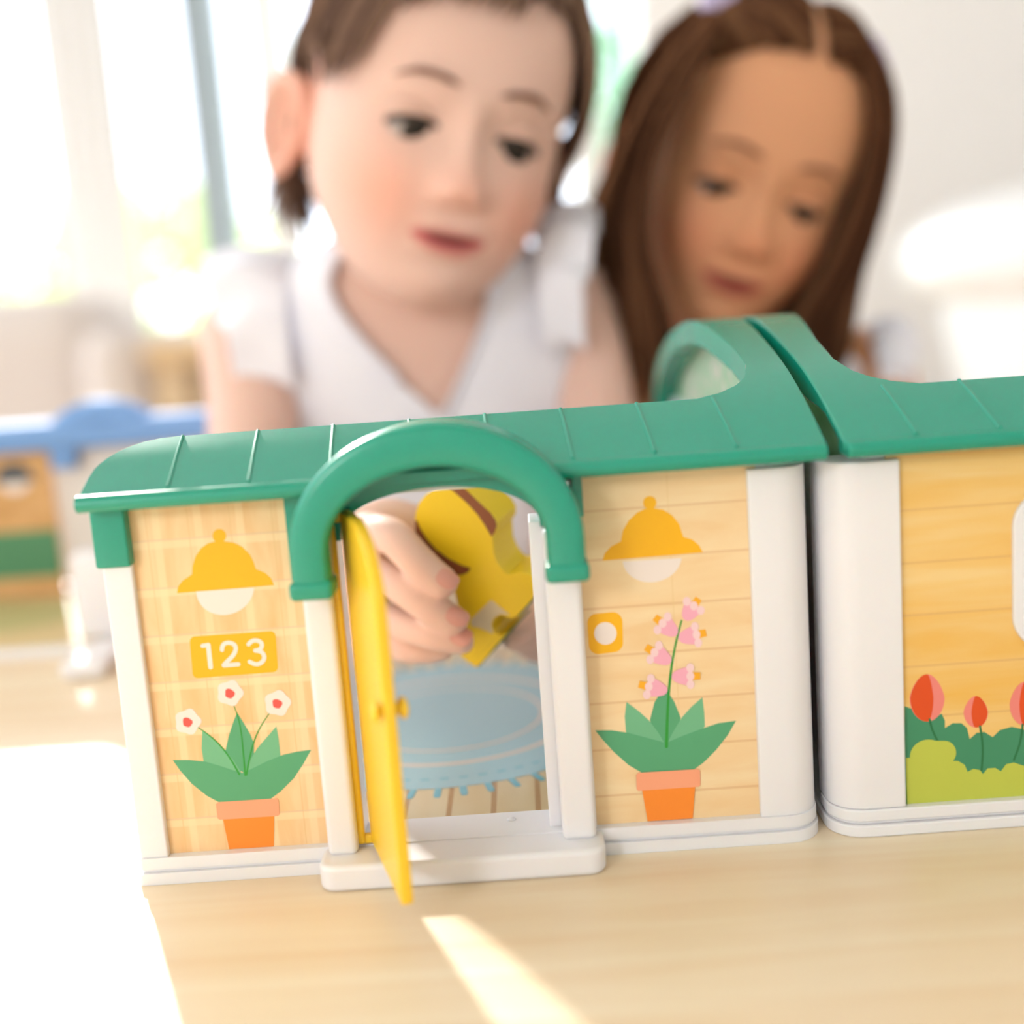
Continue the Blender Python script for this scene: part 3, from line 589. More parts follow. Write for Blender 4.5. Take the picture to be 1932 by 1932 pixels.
def remeshed(name, mb, parent, voxel, smooth_it, tintf):
    o = mb.build(name, SKIN, parent, smooth=0)
    r = o.modifiers.new('weld', 'REMESH'); r.mode = 'VOXEL'; r.voxel_size = voxel*.001
    s = o.modifiers.new('soft', 'SMOOTH'); s.factor = .5; s.iterations = smooth_it
    dg = bpy.context.evaluated_depsgraph_get(); me = bpy.data.meshes.new_from_object(o.evaluated_get(dg)); old = o.data
    o.modifiers.clear(); o.data = me; bpy.data.meshes.remove(old); me.name = name
    V = np.zeros(len(me.vertices)*3, np.float32); me.vertices.foreach_get('co', V); V = V.reshape(-1, 3)*1000+ORG[parent.name]
    c = tintf(V); a = me.color_attributes.new('tint', 'FLOAT_COLOR', 'POINT')
    a.data.foreach_set('color', np.concatenate([c, np.ones((len(c), 1))], 1).astype(np.float32).ravel())
    me.polygons.foreach_set('use_smooth', [True]*len(me.polygons))
    if not me.materials: me.materials.append(SKIN)
    return o
def mixc(c, k, m):
    return c*(1-m[:, None])+np.array(lin(k))*m[:, None]
class Head:
    def __init__(s, eye_px, y, R, scale=1.0):
        s.R = R; s.s = scale; s.c = at(*eye_px, y)-R@(np.array([0, -70, -12])*scale)
    def W(s, p):
        p = np.array(p, float); z = p[..., 2]; p[..., 2] = np.where(z < -12, -12+(z+12)*1.14, z); return s.c+(p*s.s)@s.R.T
    def L(s, p):
        q = (np.asarray(p)-s.c)@s.R/s.s; z = q[..., 2]; q[..., 2] = np.where(z < -12, -12+(z+12)/1.14, z); return q
def face_tint(V, hd, skin, lips, blush, hair, hairline, part=None):
    p = hd.L(V); x, y, z = p.T; c = np.tile(np.array(lin(skin)), (len(V), 1)); fr = np.clip((-y-20)/25, 0, 1)
    inh = (abs(x) < 95) & (abs(y) < 110) & (z > -100)
    c = mixc(c, blush, .55*fr*g2(abs(x), z, 36, -42, 15, 13)*inh); c = mixc(c, blush, .35*fr*g2(x, z, 0, -34, 8, 7)*inh)
    c = mixc(c, blush, .45*((abs(x) > 60) & (y > -16) & (y < 40) & (z < 6))*inh*np.clip((84-abs(x))/14, 0, 1))
    k = np.clip(1-(x/19)**2, .02, 1); m = np.exp(-(abs(z+57-.004*x*x)/(5.4*k**.6))**4)*(abs(x) < 19)*fr*inh
    c = mixc(c, lips, .8*m); c = mixc(c, '4A1F20', .95*np.exp(-((z+56-.005*x*x)/1.6)**2/2)*np.exp(-(abs(x)/13)**4)*fr*inh)
    d = p/np.array([70, 82, 90.]); az = np.degrees(np.arctan2(x, -(y-5))); h = np.clip((z-hairline(az))/4, 0, 1)*inh*(np.linalg.norm(d, axis=1) > .8)
    h = np.where((abs(x) > 50) & (y > -16) & (y < 40) & (z < 6), 0, h)
    if part is not None: h = h*np.clip((abs(az-part)*np.linalg.norm(p[:, :2], axis=1)/57-1.5)/2, 0, 1)*1.0 if part is not None else h
    return mixc(c, hair, h)
def eyes(parent, hd, skin, iris, gaze, lid_top, lid_low):
    """gaze = (sideways, down) degrees; lids are shells that leave an almond gap"""
    for sx in (-1, 1):
        cl = np.array([24.5*sx, -56.0, -12.5]); q = MB(); Rr = 13.6
        gx, gd = map(math.radians, gaze); G_ = np.array([math.sin(gx)*math.cos(gd), -math.cos(gx)*math.cos(gd), -math.sin(gd)])
        u = np.cross(G_, (0, 0, 1)); u /= np.linalg.norm(u); v_ = np.cross(u, G_); V = []; C = []
        for th in np.r_[np.linspace(.01, 14, 6), np.linspace(14.5, 33, 8), np.linspace(34, 178, 24)]:
            for a in np.linspace(0, 2*math.pi, 28, endpoint=False):
                t = math.radians(th); V.append(hd.W(cl+Rr*(G_*math.cos(t)+math.sin(t)*(u*math.cos(a)+v_*math.sin(a)))))
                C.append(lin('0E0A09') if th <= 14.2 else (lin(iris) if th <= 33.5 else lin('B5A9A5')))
        n = 28; N = len(V)//n
        q.add(V, [(i*n+k, i*n+(k+1) % n, (i+1)*n+(k+1) % n, (i+1)*n+k) for i in range(N-1) for k in range(n)], 0, np.array(C))
        e = q.build('eye', attr_mat('eye', .12, 0, .5) if 'eye' not in MATS else MATS['eye'], parent, tint=True)
        for name, e0, e1, cv, Rl in (('upper_eyelid', lid_top, 80, 1, 14.9), ('lower_eyelid', -80, lid_low, -1, 14.6)):
            gpts = []; 
            for az in np.linspace(-82, 82, 26):
                lim = (e0 if cv > 0 else e1); mid = (lid_top+lid_low)/2-4; edge = mid+(lim-mid)*math.cos(math.radians(az))**.8
                row = []
                for k in np.linspace(0, 1, 10):
                    el = edge+(80*cv-edge)*k; r = Rl-.0; row.append(hd.W(cl+r*np.array([math.sin(math.radians(az))*math.cos(math.radians(el)), -math.cos(math.radians(az))*math.cos(math.radians(el)), math.sin(math.radians(el))])))
                gpts.append(row)
            gp = np.array(gpts); col = np.tile(np.array(lin(skin)), (gp.shape[0]*gp.shape[1], 1))
            ctr = hd.W(cl); inn = (ctr-gp)/np.linalg.norm(ctr-gp, axis=2)[..., None]
            m_ = MB(); m_.slab(gp, inn*1.1); m_.cols = [np.tile(np.array(lin(skin)), (m_.n, 1))]
            lid = m_.build(name, SKIN, parent, tint=True)
            if cv > 0:
                MB().tube(gp[2:-2, 0]+0*inn[2:-2, 0], np.r_[.4, np.full(gp.shape[0]-6, 1.7), .4], 6).build('eyelashes', mat('lash_dark', '2A1C18', .6), lid)
def brows(parent, hd, c, lift=0, ang=0):
    for sx in (-1, 1):
        P = []
        for x, z in ((10, 7.5), (17, 9.5), (24, 10.5), (32, 9.2), (39, 5.5)):
            z += lift; y = -np.interp(x, [0, 12, 24, 32, 39, 50], [77, 76.5, 73, 69.5, 64.5, 52])-.6; P.append(hd.W((x*sx, y, z)))
        MB().tube(curve(P, 14), np.r_[.6, 1.4, np.linspace(2.9, 2.7, 7), np.linspace(2.0, .5, 5)], 8, flat=.5).build('eyebrow', mat('brow_'+c, c, .7), parent)
def lock(mb, P, r, col, n=10, seg=5, flat_=.6):
    q = curve(P, n); k = np.linspace(0, 1, n); mb.tube(q, r*np.clip(np.minimum(1.0, .55+2*k), 0, 1)*np.clip((1.02-k)*3.2, .06, 1), seg, 0, True, col, flat=flat_)
def hcol(base, dark, lightc):
    k = rng.uniform(); return np.array(lin(base))*(1-abs(k-.5)*1.2)+np.array(lin(dark if k < .5 else lightc))*abs(k-.5)*1.2
ER = np.array([70, 82, 90.]); EC = np.array([0, 5, 0.])
def epoint(d, off): d = np.asarray(d, float); d = d/np.linalg.norm(d); return EC+d*(ER+off)
def edir(az, z): 
    z = np.clip(z/90, -.98, .98); c = math.sqrt(1-z*z); a = math.radians(az); return np.array([c*math.sin(a), -c*math.cos(a), z])
def scalp_lock(mb, hd, a, b, off0, off1, r, col, ext=None, sag=0):
    """strand over the head from direction a to direction b, optionally falling on through ext points (head space)"""
    a = a/np.linalg.norm(a); b = b/np.linalg.norm(b); om = math.acos(np.clip(a@b, -1, 1)); P = []
    for t in np.linspace(0, 1, 7):
        d = (math.sin((1-t)*om)*a+math.sin(t*om)*b)/max(1e-6, math.sin(om)); P.append(epoint(d, off0+(off1-off0)*t+3*math.sin(t*math.pi)))
    P = [hd.W(p) for p in P]+([hd.W(p) for p in ext] if ext is not None else [])
    lock(mb, P, r, col, 14 if ext is not None else 10)
def surf_fn(rings):
    """rings of (z, cx, cy, half width, half depth): point at azimuth (0 = towards the camera) and height"""
    Rg = np.array(rings, float)
    def S(az, z, grow=0):
        q = [np.interp(z, Rg[:, 0], Rg[:, i]) for i in range(1, 5)]; a = math.radians(az)
        s_ = np.sign(math.sin(a))*abs(math.sin(a))**.85; c_ = np.sign(math.cos(a))*abs(math.cos(a))**.85
        return np.array([q[0]+(q[2]+grow)*s_, q[1]-(q[3]+grow)*c_, z])
    return S
def smooth_rings(r, n=40):
    r = np.array(r, float); z = np.linspace(r[0, 0], r[-1, 0], n); return np.c_[z, spline(r[:, 0], r[:, 1:], z)]
def cloth(name, rad, base):
    m = mat(name, base, .85, .1, noise=.04, nscale=60, bump=.2); return m
def nail(parent, c, along, out, L_=4.6, Wd=3.4):
    along = along/np.linalg.norm(along); out = out-along*(out@along); out /= np.linalg.norm(out); s = np.cross(along, out); V = []
    n = 14; prf = np.linspace(.02, 1, 5)
    for r in prf:
        for a in np.linspace(0, 2*math.pi, n, endpoint=False):
            ca, sa = math.cos(a), math.sin(a); x = np.sign(ca)*abs(ca)**.8*L_*r; yv = np.sign(sa)*abs(sa)**.8*Wd*r
            V.append(c+along*x+s*yv+out*(1.0-1.1*(yv/Wd)**2-.4*(x/L_)**2))
    MB().add(V, [(i*n+k, i*n+(k+1) % n, (i+1)*n+(k+1) % n, (i+1)*n+k) for i in range(4) for k in range(n)]).build('fingernail', mat('nail_pink', 'DFA092', .3, .5, sss=.2), parent)

# ---- the short-haired child holding the wooden animal
hd1 = Head((883, 250), 252, rot(10, 19, 14.5), .92)
C1 = empty('person', (57, 345, Z0), 'short-haired toddler in a pale lilac ruffle blouse holding a yellow wooden animal', 'person')
mb = MB(); V, F = head_mesh(mb); mb.add(hd1.W(V), F)
for sx in (-1, 1): V, F = ear_mesh(sx); mb.add(hd1.W(V), F)
RINGS1 = smooth_rings([(-260, 60, 400, 82, 60), (-60, 60, 392, 82, 60), (40, 59, 378, 84, 58), (90, 58, 366, 88, 56), (130, 57, 354, 94, 50), (152, 56, 348, 88, 44), (166, 56, 344, 72, 38), (176, 57, 341, 52, 34), (182, 58, 338, 40, 31)])
S1 = surf_fn(RINGS1)
AZ = np.linspace(-180, 180, 72, endpoint=False)
T1 = [[S1(a, z, -4) for z in np.linspace(-60, 182, 40)] for a in AZ]
n = 40; mb.grid(T1, close_u=True); base_i = mb.n-72*n
mb.f += [tuple(base_i+k*n for k in range(72)), tuple(base_i+k*n+n-1 for k in range(72))[::-1]]; mb.m += [0, 0]
capsule(mb, [hd1.W((0, 20, -45)), S1(0, 165)*.3+S1(180, 165)*.7], [31, 36])
# arms
sh_l = at(462, 640, 338)+[0, 6, 2]; el_l = np.array([-30, 262, 42.]); 
capsule(mb, [sh_l, at(478, 775, 318), el_l], [25, 23, 19])
wr_l = at(640, 1075, 118); capsule(mb, [el_l, (el_l+wr_l)/2+[-2, 0, 4], wr_l], [19, 19, 14])
sh_r = at(1080, 560, 350); el_r = np.array([144, 290, 45.]); wr_r = np.array([124, 142, 56.])
capsule(mb, [sh_r, at(1112, 690, 338), el_r], [21, 20, 18]); capsule(mb, [el_r, (el_r+wr_r)/2, wr_r], [19, 18, 14])
# holding hand: palm, three seen fingers, little finger, thumb behind the animal
kn = [at(700, 1008, 84), at(694, 1080, 88), at(690, 1150, 92), at(696, 1205, 97)]
for k_ in kn: capsule(mb, [wr_l, k_], [13, 7.2])
capsule(mb, [kn[0], kn[3]], [7.5, 6.5])
FG = [[kn[0], at(752, 1022, 66), at(800, 1072, 59), at(836, 1098, 57)], [kn[1], at(760, 1108, 67), at(815, 1148, 60), at(856, 1170, 58)], [kn[2], at(765, 1180, 72), at(825, 1200, 63), at(870, 1210, 60)], [kn[3], at(752, 1222, 82), at(800, 1228, 76), at(835, 1226, 74)]]
for f_, r in zip(FG, (5.5, 5.3, 4.9, 4.4)): capsule(mb, f_, [r+.5, r+.3, r, r-.7], 14)
capsule(mb, [wr_l+[3, -6, 8], at(742, 985, 98), at(800, 1000, 99), at(835, 1040, 95)], [11, 8, 6.5, 5.2], 14)
# the other hand, under the animal's feet
kr = [at(1046, 1120, 104), at(1042, 1165, 108), at(1050, 1200, 112)]
for k_ in kr: capsule(mb, [wr_r, k_], [13, 7.5])
FR = [[kr[0], at(1022, 1150, 92), at(992, 1188, 84), at(972, 1202, 82)], [kr[1], at(1020, 1188, 98), at(1000, 1206, 94), at(985, 1208, 93)], [kr[2], at(1030, 1215, 104), at(1012, 1222, 100), at(1000, 1220, 99)]]
for f_ in FR: capsule(mb, f_, [6.2, 6, 5.4, 4.8], 14)
capsule(mb, [wr_r+[-3, -6, 8], at(1030, 1080, 108), at(1000, 1095, 104), at(975, 1120, 100)], [10, 7, 6.3, 5.4], 14)
def hl1(az):
    return np.interp(az, [-180, -138, -122, -113, -84, -66, -48, -30, 0, 30, 52, 70, 84, 113, 122, 138, 180], [-72, -66, -40, 8, 8, -6, 30, 47, 51, 53, 44, 4, 4, 8, -40, -66, -72])
remeshed('body', mb, C1, 1.15, 4, lambda V: face_tint(V, hd1, 'E6C1B2', 'CC4A55', 'EFA084', '5E4238', hl1))
for f_ in FG[:3]:
    d = f_[3]-f_[2]; d /= np.linalg.norm(d); o_ = CAM-f_[3]; o_ /= np.linalg.norm(o_); ov = o_+np.array([.3, 0, .25]); ov -= d*(ov@d); ov /= np.linalg.norm(ov); nail(C1, f_[3]+d*1.4+ov*4.25, d, ov, 3.7, 3.0)
eyes(C1, hd1, 'E0B5A4', '1E1512', (5, 22), 5, -46); brows(C1, hd1, '7E5848')
mb = MB(); hc = lambda: hcol('6E564B', '433430', '9C7E68')
for i in range(420):
    az = rng.uniform(-180, 180); whirl = edir(150, 78)
    if abs(az) < 90: ze = hl1(az)+rng.uniform(-7, 7)
    else: ze = hl1(az)+rng.uniform(-2, 45)
    st = whirl+rng.normal(size=3)*.16
    scalp_lock(mb, hd1, st, edir(az+rng.uniform(-6, 6), ze), 3, rng.uniform(3, 6), rng.uniform(3.2, 5), hc())
for i in range(60):      # fringe swept to the viewer's left, ends in soft points
    u = rng.uniform(0, 1); a0 = 40-60*u; a1 = a0-rng.uniform(18, 34); scalp_lock(mb, hd1, edir(60-40*u, 80), edir(a1, hl1(a1)+rng.uniform(-12, 4)), 5, 5, rng.uniform(3, 4.5), hc())
for i in range(44):
    a1 = rng.uniform(-62, -47); scalp_lock(mb, hd1, edir(-10, 80), edir(a1, rng.uniform(-8, 18)), 6, 5, 3.2, hc())
for i in range(120):     # tufts behind the ears and on the nape
    sg = -1 if i < 70 else 1; a0 = sg*rng.uniform(98, 150); e0 = epoint(edir(a0, -30), 4); x0, y0, z0 = e0
    ln = rng.uniform(22, 52); scalp_lock(mb, hd1, edir(sg*150, 50), edir(a0, -28), 4, 4, rng.uniform(2.4, 4), hc(), [e0+[sg*rng.uniform(-4, 5), -2, -ln*.5], e0+[sg*rng.uniform(-3, 13), rng.uniform(-10, 4), -ln]])
for i in range(16):
    scalp_lock(mb, hd1, edir(70, 70), edir(84, 0), 5, 6, 2.6, hc(), [(71+rng.uniform(0, 5), 2, -18), (76+rng.uniform(0, 8), 4+rng.uniform(-4, 4), -34-rng.uniform(0, 8)), (86+rng.uniform(0, 8), 8, -42-rng.uniform(0, 8))])
for z_ in (0, 6, -8):
    scalp_lock(mb, hd1, edir(-120, 40), edir(-110, -10+z_), 4, 6, 1.6, hc(), [(-78, 24, -18+z_), (-92, 20, -22+z_)])
for i in range(90):      # thick sides over the temples
    sg = 1 if i % 2 else -1; a1 = sg*rng.uniform(62, 100) if sg > 0 else sg*rng.uniform(48, 84); ze = rng.uniform(-22, 16) if sg > 0 else rng.uniform(8, 30)
    scalp_lock(mb, hd1, edir(sg*30, 78), edir(a1, ze), 5, 7, rng.uniform(3, 4.5), hc())
for i in range(90):      # dark ends below and behind the ears
    sg = -1 if i < 60 else 1; a0 = sg*rng.uniform(96, 125); e0 = epoint(edir(a0, -20), 3); ln = rng.uniform(40, 66)
    scalp_lock(mb, hd1, edir(sg*130, 50), edir(a0, -18), 5, 3, rng.uniform(2.6, 4), hc(), [e0+[sg*rng.uniform(-6, 2), 2, -ln*.5], e0+[sg*rng.uniform(-26, -2), rng.uniform(-6, 6), -ln]])
mb.build('hair', HAIRM, C1, smooth=60, tint=True)
BL = cloth('lilac_seersucker', 0, 'F2F2FF')
def blouse(parent, S, ztop, zlow, zmax, grow=1.5):
    Gd = []
    for a in np.linspace(-180, 180, 120, endpoint=False):
        zt = min(zmax, ztop(a)); Gd.append([S(a, z, grow+1.6*math.sin(math.radians(a)*11+z*.05)*np.clip((150-z)/90, 0, 1)) for z in np.linspace(zlow, zt, 44)])
    Gd = np.array(Gd); Gd = np.concatenate([Gd, Gd[:1]]); cx = Gd.mean(axis=(0,)); inw = (cx[None]-Gd); inw[..., 2] = 0; inw /= np.linalg.norm(inw, axis=2)[..., None]+1e-6
    return MB().slab(Gd, inw*1.3).build('blouse', BL, parent, smooth=70), Gd
def zt1(a):
    x = 84*math.sin(math.radians(a)); 
    if abs(a) > 100: return 182
    x -= 6; return 89+(1.75*-x if x < 0 else 2.35*x)
bl, Gd = blouse(C1, S1, zt1, -120, 182)
def ruffle(parent, c, r, wdt, sg, zs, waves=9, ph=0, a0=-30, a1=190, amp=5):
    top = []
    for t in np.linspace(math.radians(a0), math.radians(a1), 110):
        i_ = np.array([c[0], c[1]-r*math.cos(t), c[2]+r*zs*math.sin(t)]); row = []
        for k in np.linspace(0, 1, 8):
            wv = amp*k*math.sin(waves*t+ph); s_ = math.sin(min(max(t, .15), math.pi-.15)); row.append(i_+np.array([sg*wdt*k*(.55+.45*s_), -wv*.5, (wv*.8+9*math.sin(k*2.6)-6*k)*1.0]))
        top.append(row)
    top = np.array(top); MB().slab(top, (0, 0, -1.2)).build('ruffle', BL, bl if parent is None else parent, smooth=70)
ruffle(None, (-4, 346, 132), 46, 46, -1, .95, 9, .5)
ruffle(None, (120, 346, 140), 46, 34, 1, 1.0, 10, 0)
mb = MB()
P = [S1(a, zt1(a), 3.4) for a in np.linspace(-88, -4.2, 30)]
mb.tube(P, 2.6, 8, flat=.5)
P = [S1(a, zt1(a), 3.4) for a in np.linspace(4.2, 70, 24)]; mb.tube(P, 2.6, 8, flat=.5)
P = [S1(-4+1*k, 89-12*k, 2.6) for k in range(0, 8)]; mb.tube(P, 3.4, 8, flat=.35)
mb.build('neckband', BL, bl)
mb = MB(); capsule(mb, [(60, 400, -120), (60, 402, -262)], [70, 72]); mb.build('shorts', mat('grey_cotton', '9A97A0', .9), C1)
mb = MB()
for sx in (25, 95): capsule(mb, [(sx, 402, -255), (sx, 398, -400), (sx, 402, -528)], [36, 30, 22])
mb.build('legs', mat('bare_skin', 'E6C1B2', .5), C1)
for sx in (25, 95): MB().rbox((sx-24, 335, Z0), (sx+24, 430, Z0+38), 16).build('shoe', mat('white_canvas', 'F0EEEA', .7), C1)
# ---- the wooden animal in the hand
wd = np.array([.40, .90, .17]); wd /= np.linalg.norm(wd); wc = at(860, 1090, 66)
def onplane(x, y, dz=0):
    u, v = 660+x/4.83, 900+y/4.83; d = FW+RT*(u-966)/F_PX-UP*(v-966)/F_PX; o = wc-wd*dz; return CAM+d*((o-CAM)@wd)/(d@wd)
OUT = [(760, 118), (690, 165), (628, 240), (600, 330), (592, 430), (600, 520), (640, 610), (720, 710), (820, 810), (880, 880), (925, 950), (960, 1060), (985, 1180), (1010, 1300), (1035, 1400), (1060, 1500), (1040, 1570), (1010, 1630)]
OUT2 = [(1085, 1690), (1150, 1735), (1200, 1695), (1335, 1530), (1478, 1375), (1475, 1345), (1440, 1285), (1390, 1258), (1340, 1268), (1302, 1320), (1318, 1400), (1400, 1360), (1445, 1285), (1480, 1290), (1520, 1270), (1620, 1160), (1730, 1030), (1735, 985), (1700, 930), (1620, 885), (1540, 872), (1440, 888), (1400, 860), (1345, 785), (1312, 700), (1305, 620), (1300, 545), (1335, 490), (1335, 420), (1290, 345), (1180, 240), (1090, 140), (1050, 95), (900, 100)]
OUT2 = OUT2[:5]+[(1452, 1405), (1400, 1440), (1350, 1440), (1310, 1400), (1296, 1340), (1315, 1285), (1370, 1255), (1430, 1270)]+OUT2[12:]
FIG = empty('wooden_animal', tuple(wc), 'yellow wooden animal figure with brown ears held in the small hand', 'toy')
OP = [onplane(*p) for p in OUT]+[onplane(*p) for p in OUT2]
MB().prism(OP, wd*15).build('animal_body', mat('yellow_paint', 'F8D220', .42, .4, noise=.04, nscale=80), FIG, smooth=30, bevel=.35)
mb = MB(); mb.prism([onplane(x, y, .12) for x, y in [(592, 400), (600, 520), (640, 610), (720, 710), (820, 810), (880, 870), (950, 893), (1020, 893), (1075, 870), (1102, 832), (1020, 805), (900, 745), (790, 665), (700, 565), (640, 470), (612, 400)]], wd*.1)
mb.prism([onplane(x, y, .12) for x, y in [(905, 100), (985, 165), (1080, 250), (1160, 340), (1230, 440), (1290, 545), (1322, 500), (1338, 440), (1325, 390), (1280, 325), (1160, 215), (1040, 100)]], wd*.1)
mb.build('printed_ears', mat('brown_paint', '8E5030', .45, .4), FIG, smooth=0)
MB().prism([onplane(x, y, .12) for x, y in [(1280, 1125), (1300, 1128), (1455, 1258), (1370, 1250), (1310, 1285), (1292, 1345), (1305, 1430), (1250, 1405), (1180, 1375), (1120, 1365), (1098, 1325), (1110, 1295)]], wd*.1).build('printed_patch', mat('pale_paint', 'E0CDA8', .45), FIG, smooth=0)
mb = MB(); ft = [onplane(*p) for p in ((1160, 1728), (1474, 1382), (1524, 1268), (1728, 1034))]
for a, b in ((ft[0], ft[1]), (ft[2], ft[3])):
    e_ = (b-a)/np.linalg.norm(b-a); fo = np.cross(e_, wd); fo /= np.linalg.norm(fo); fo *= np.sign(fo@(a-wc))
    mb.prism([a+wd*.4-fo*.1, b+wd*.4-fo*.1, b+wd*.4+fo*.5, a+wd*.4+fo*.5], wd*14.2)
mb.build('base_strip', mat('green_felt', '5E7A3A', .7), FIG, smooth=0)
# ---- the long-haired girl
hd2 = Head((1442, 368), 345, rot(17, 8, 19.5), .92)
C2 = empty('person', (225, 420, Z0), 'girl with long brown hair in two tied pigtails looking down, lilac top', 'person')
mb = MB(); V, F = head_mesh(mb); mb.add(hd2.W(V), F)
for sx in (-1, 1): V, F = ear_mesh(sx); mb.add(hd2.W(V-np.array([9.0*sx, 0, 0])), F)
RINGS2 = smooth_rings([(-300, 232, 470, 90, 62), (-60, 232, 460, 92, 62), (20, 231, 446, 98, 60), (60, 230, 436, 104, 54), (84, 230, 428, 98, 48), (100, 230, 424, 76, 42), (112, 230, 420, 50, 36), (118, 230, 417, 42, 33)])
S2 = surf_fn(RINGS2); n = 40; T2 = [[S2(a, z, -4) for z in np.linspace(-100, 118, n)] for a in AZ]
mb.grid(T2, close_u=True); base_i = mb.n-72*n
mb.f += [tuple(base_i+k*n for k in range(72)), tuple(base_i+k*n+n-1 for k in range(72))[::-1]]; mb.m += [0, 0]
capsule(mb, [hd2.W((0, 20, -45)), S2(0, 100)*.3+S2(180, 100)*.7], [32, 37])
for sg, px_ in ((-1, (1172, 712)), (1, (1650, 752))):
    q = at(*px_, 405); capsule(mb, [q+[0, 14, 14], q+[sg*4, -10, -16], (230+sg*105, 345, 22), (230+sg*40, 262, 20)], [27, 24, 19, 14])
    hb = np.array([230+sg*40, 262, 18.])
    for k in range(4): capsule(mb, [hb+[sg*(-4-2*k), -6, 6-5*k], hb+[-sg*22, -20-2*k, 6-6*k], hb+[-sg*38, -26, 4-6*k]], [7.5, 6, 5], 12)
    capsule(mb, [hb, hb+[-sg*8, -24, 14], hb+[-sg*24, -34, 14]], [9, 7, 5.5], 12)
def hl2(az): return np.interp(az, [-180, -120, -100, -84, -70, -50, -25, 0, 25, 50, 70, 84, 100, 120, 180], [-72, -60, -20, 4, 14, 40, 58, 62, 62, 46, 18, 6, -20, -60, -72])
remeshed('body', mb, C2, 1.25, 4, lambda V: face_tint(V, hd2, 'DDA27C', 'B8464A', 'D98462', '54382C', hl2, 8.0))
eyes(C2, hd2, 'D2946F', '1E130E', (3, 28), 0, -50); brows(C2, hd2, '8B5B40')
mb = MB(); hc = lambda: hcol('5C3D2C', '2E1C14', '8E6648')
tie = {-1: edir(-72, 68), 1: edir(64, 66)}
PART = 8
for i in range(420):     # combed from the parting to the two ties
    sg = -1 if i % 2 else 1; u = rng.uniform(0, 1); st = edir(PART+sg*rng.uniform(7, 13), 58+29*u) if rng.uniform() < .55 else edir(sg*rng.uniform(12, 86)+0*PART, hl2(sg*50)+rng.uniform(-30, 20))
    if st[2]*90 < hl2(math.degrees(math.atan2(st[0], -st[1]))): st = edir(math.degrees(math.atan2(st[0], -st[1])), hl2(math.degrees(math.atan2(st[0], -st[1])))+2)
    scalp_lock(mb, hd2, st, tie[sg]+rng.normal(size=3)*.04, 1.5, 5, rng.uniform(3, 4.4), hc())
for i in range(260):     # back of the head hanging loose
    sg = -1 if i % 2 else 1; a1 = sg*rng.uniform(95, 178); scalp_lock(mb, hd2, tie[sg]+np.array([0, .3, 0])+rng.normal(size=3)*.1, edir(a1, -40), 3, 5, rng.uniform(3.5, 5.5), hc(), [epoint(edir(a1, -60), 8), np.array([70*math.sin(math.radians(a1)), 60, -110]), np.array([74*math.sin(math.radians(a1)), 66, -175])])
def tail(paths, n_, spread, r):
    """paths: outlines of the lock front in photo points with depth; strands are spread between them"""
    A_, B_ = [np.array([at(*p) for p in q]) for q in paths]; A_ = curve(A_, 9); B_ = curve(B_, 9)
    for i in range(n_):
        u = rng.uniform(0, 1); P = A_*(1-u)+B_*u; dp = rng.uniform(0, 1); k = np.linspace(0, 1, 9)[:, None]
        P = P+np.array([0, 1, 0])*dp*spread*np.minimum(1, k*3+.15)+rng.normal(size=3)*1.5*k+np.array([[math.sin(6*t+u*9)*1.6, 0, 0] for t in np.linspace(0, 1, 9)])
        lock(mb, P[:rng.integers(8, 10)], rng.uniform(.8, 1.2)*r, hc(), 16)
tail([[(1335, 18, 336), (1240, 130, 338), (1165, 290, 340), (1120, 400, 345), (1105, 560, 350), (1120, 760, 355)], [(1356, 40, 322), (1308, 140, 314), (1250, 270, 312), (1226, 380, 314), (1236, 520, 318), (1268, 630, 322), (1244, 780, 326)]], 250, 34, 3.4)
tail([[(1640, 140, 400), (1600, 300, 410), (1540, 480, 404), (1470, 620, 394), (1420, 760, 386)], [(1660, 160, 400), (1650, 320, 398), (1600, 480, 394), (1560, 600, 390), (1540, 760, 386)]], 130, 20, 3.6)
tail([[(1632, 92, 345), (1648, 170, 342), (1660, 280, 346), (1636, 400, 350), (1588, 510, 352), (1520, 605, 350), (1480, 700, 346)], [(1650, 88, 352), (1688, 170, 356), (1684, 300, 358), (1660, 430, 358), (1618, 560, 356), (1608, 650, 352), (1560, 760, 348)]], 170, 26, 3.2)
mb.build('hair', HAIRM, C2, smooth=60, tint=True)
for sg, nm in ((-1, 0), (1, 1)):
    c = hd2.W(epoint(tie[sg], 8)); ax = c-hd2.W(epoint(tie[sg], 0)); ax /= np.linalg.norm(ax); u = np.cross(ax, (0, 1, 0)); u /= np.linalg.norm(u); v_ = np.cross(ax, u)
    MB().tube([c+8*(u*math.cos(t)+v_*math.sin(t)) for t in np.linspace(0, 2*math.pi, 24)], 3.6, 8).build('hair_tie', mat('lilac_elastic', 'C9BBDD', .6), C2)
bl, _ = blouse(C2, S2, lambda a: 118 if abs(a) > 60 else 92+.4*abs(a), -140, 118)
for sg in (-1, 1):
    rc_ = at(1622, 712, 425) if sg > 0 else np.array([158, 425, 74.]); ruffle(None, tuple(rc_), 40, 30, sg, .7, 9, .5)
mb = MB(); capsule(mb, [(232, 470, -140), (232, 470, -300)], [76, 80]); mb.build('skirt', mat('lilac_cotton', 'D8D3E0', .9), C2)
mb = MB()
for sx in (195, 269): capsule(mb, [(sx, 470, -290), (sx, 455, -420), (sx, 470, -528)], [40, 32, 24])
mb.build('legs', mat('tan_skin', 'DDA27C', .5), C2)
for sx in (195, 269): MB().rbox((sx-25, 400, Z0), (sx+25, 500, Z0+40), 16).build('shoe', mat('white_canvas', 'F0EEEA', .7), C2)
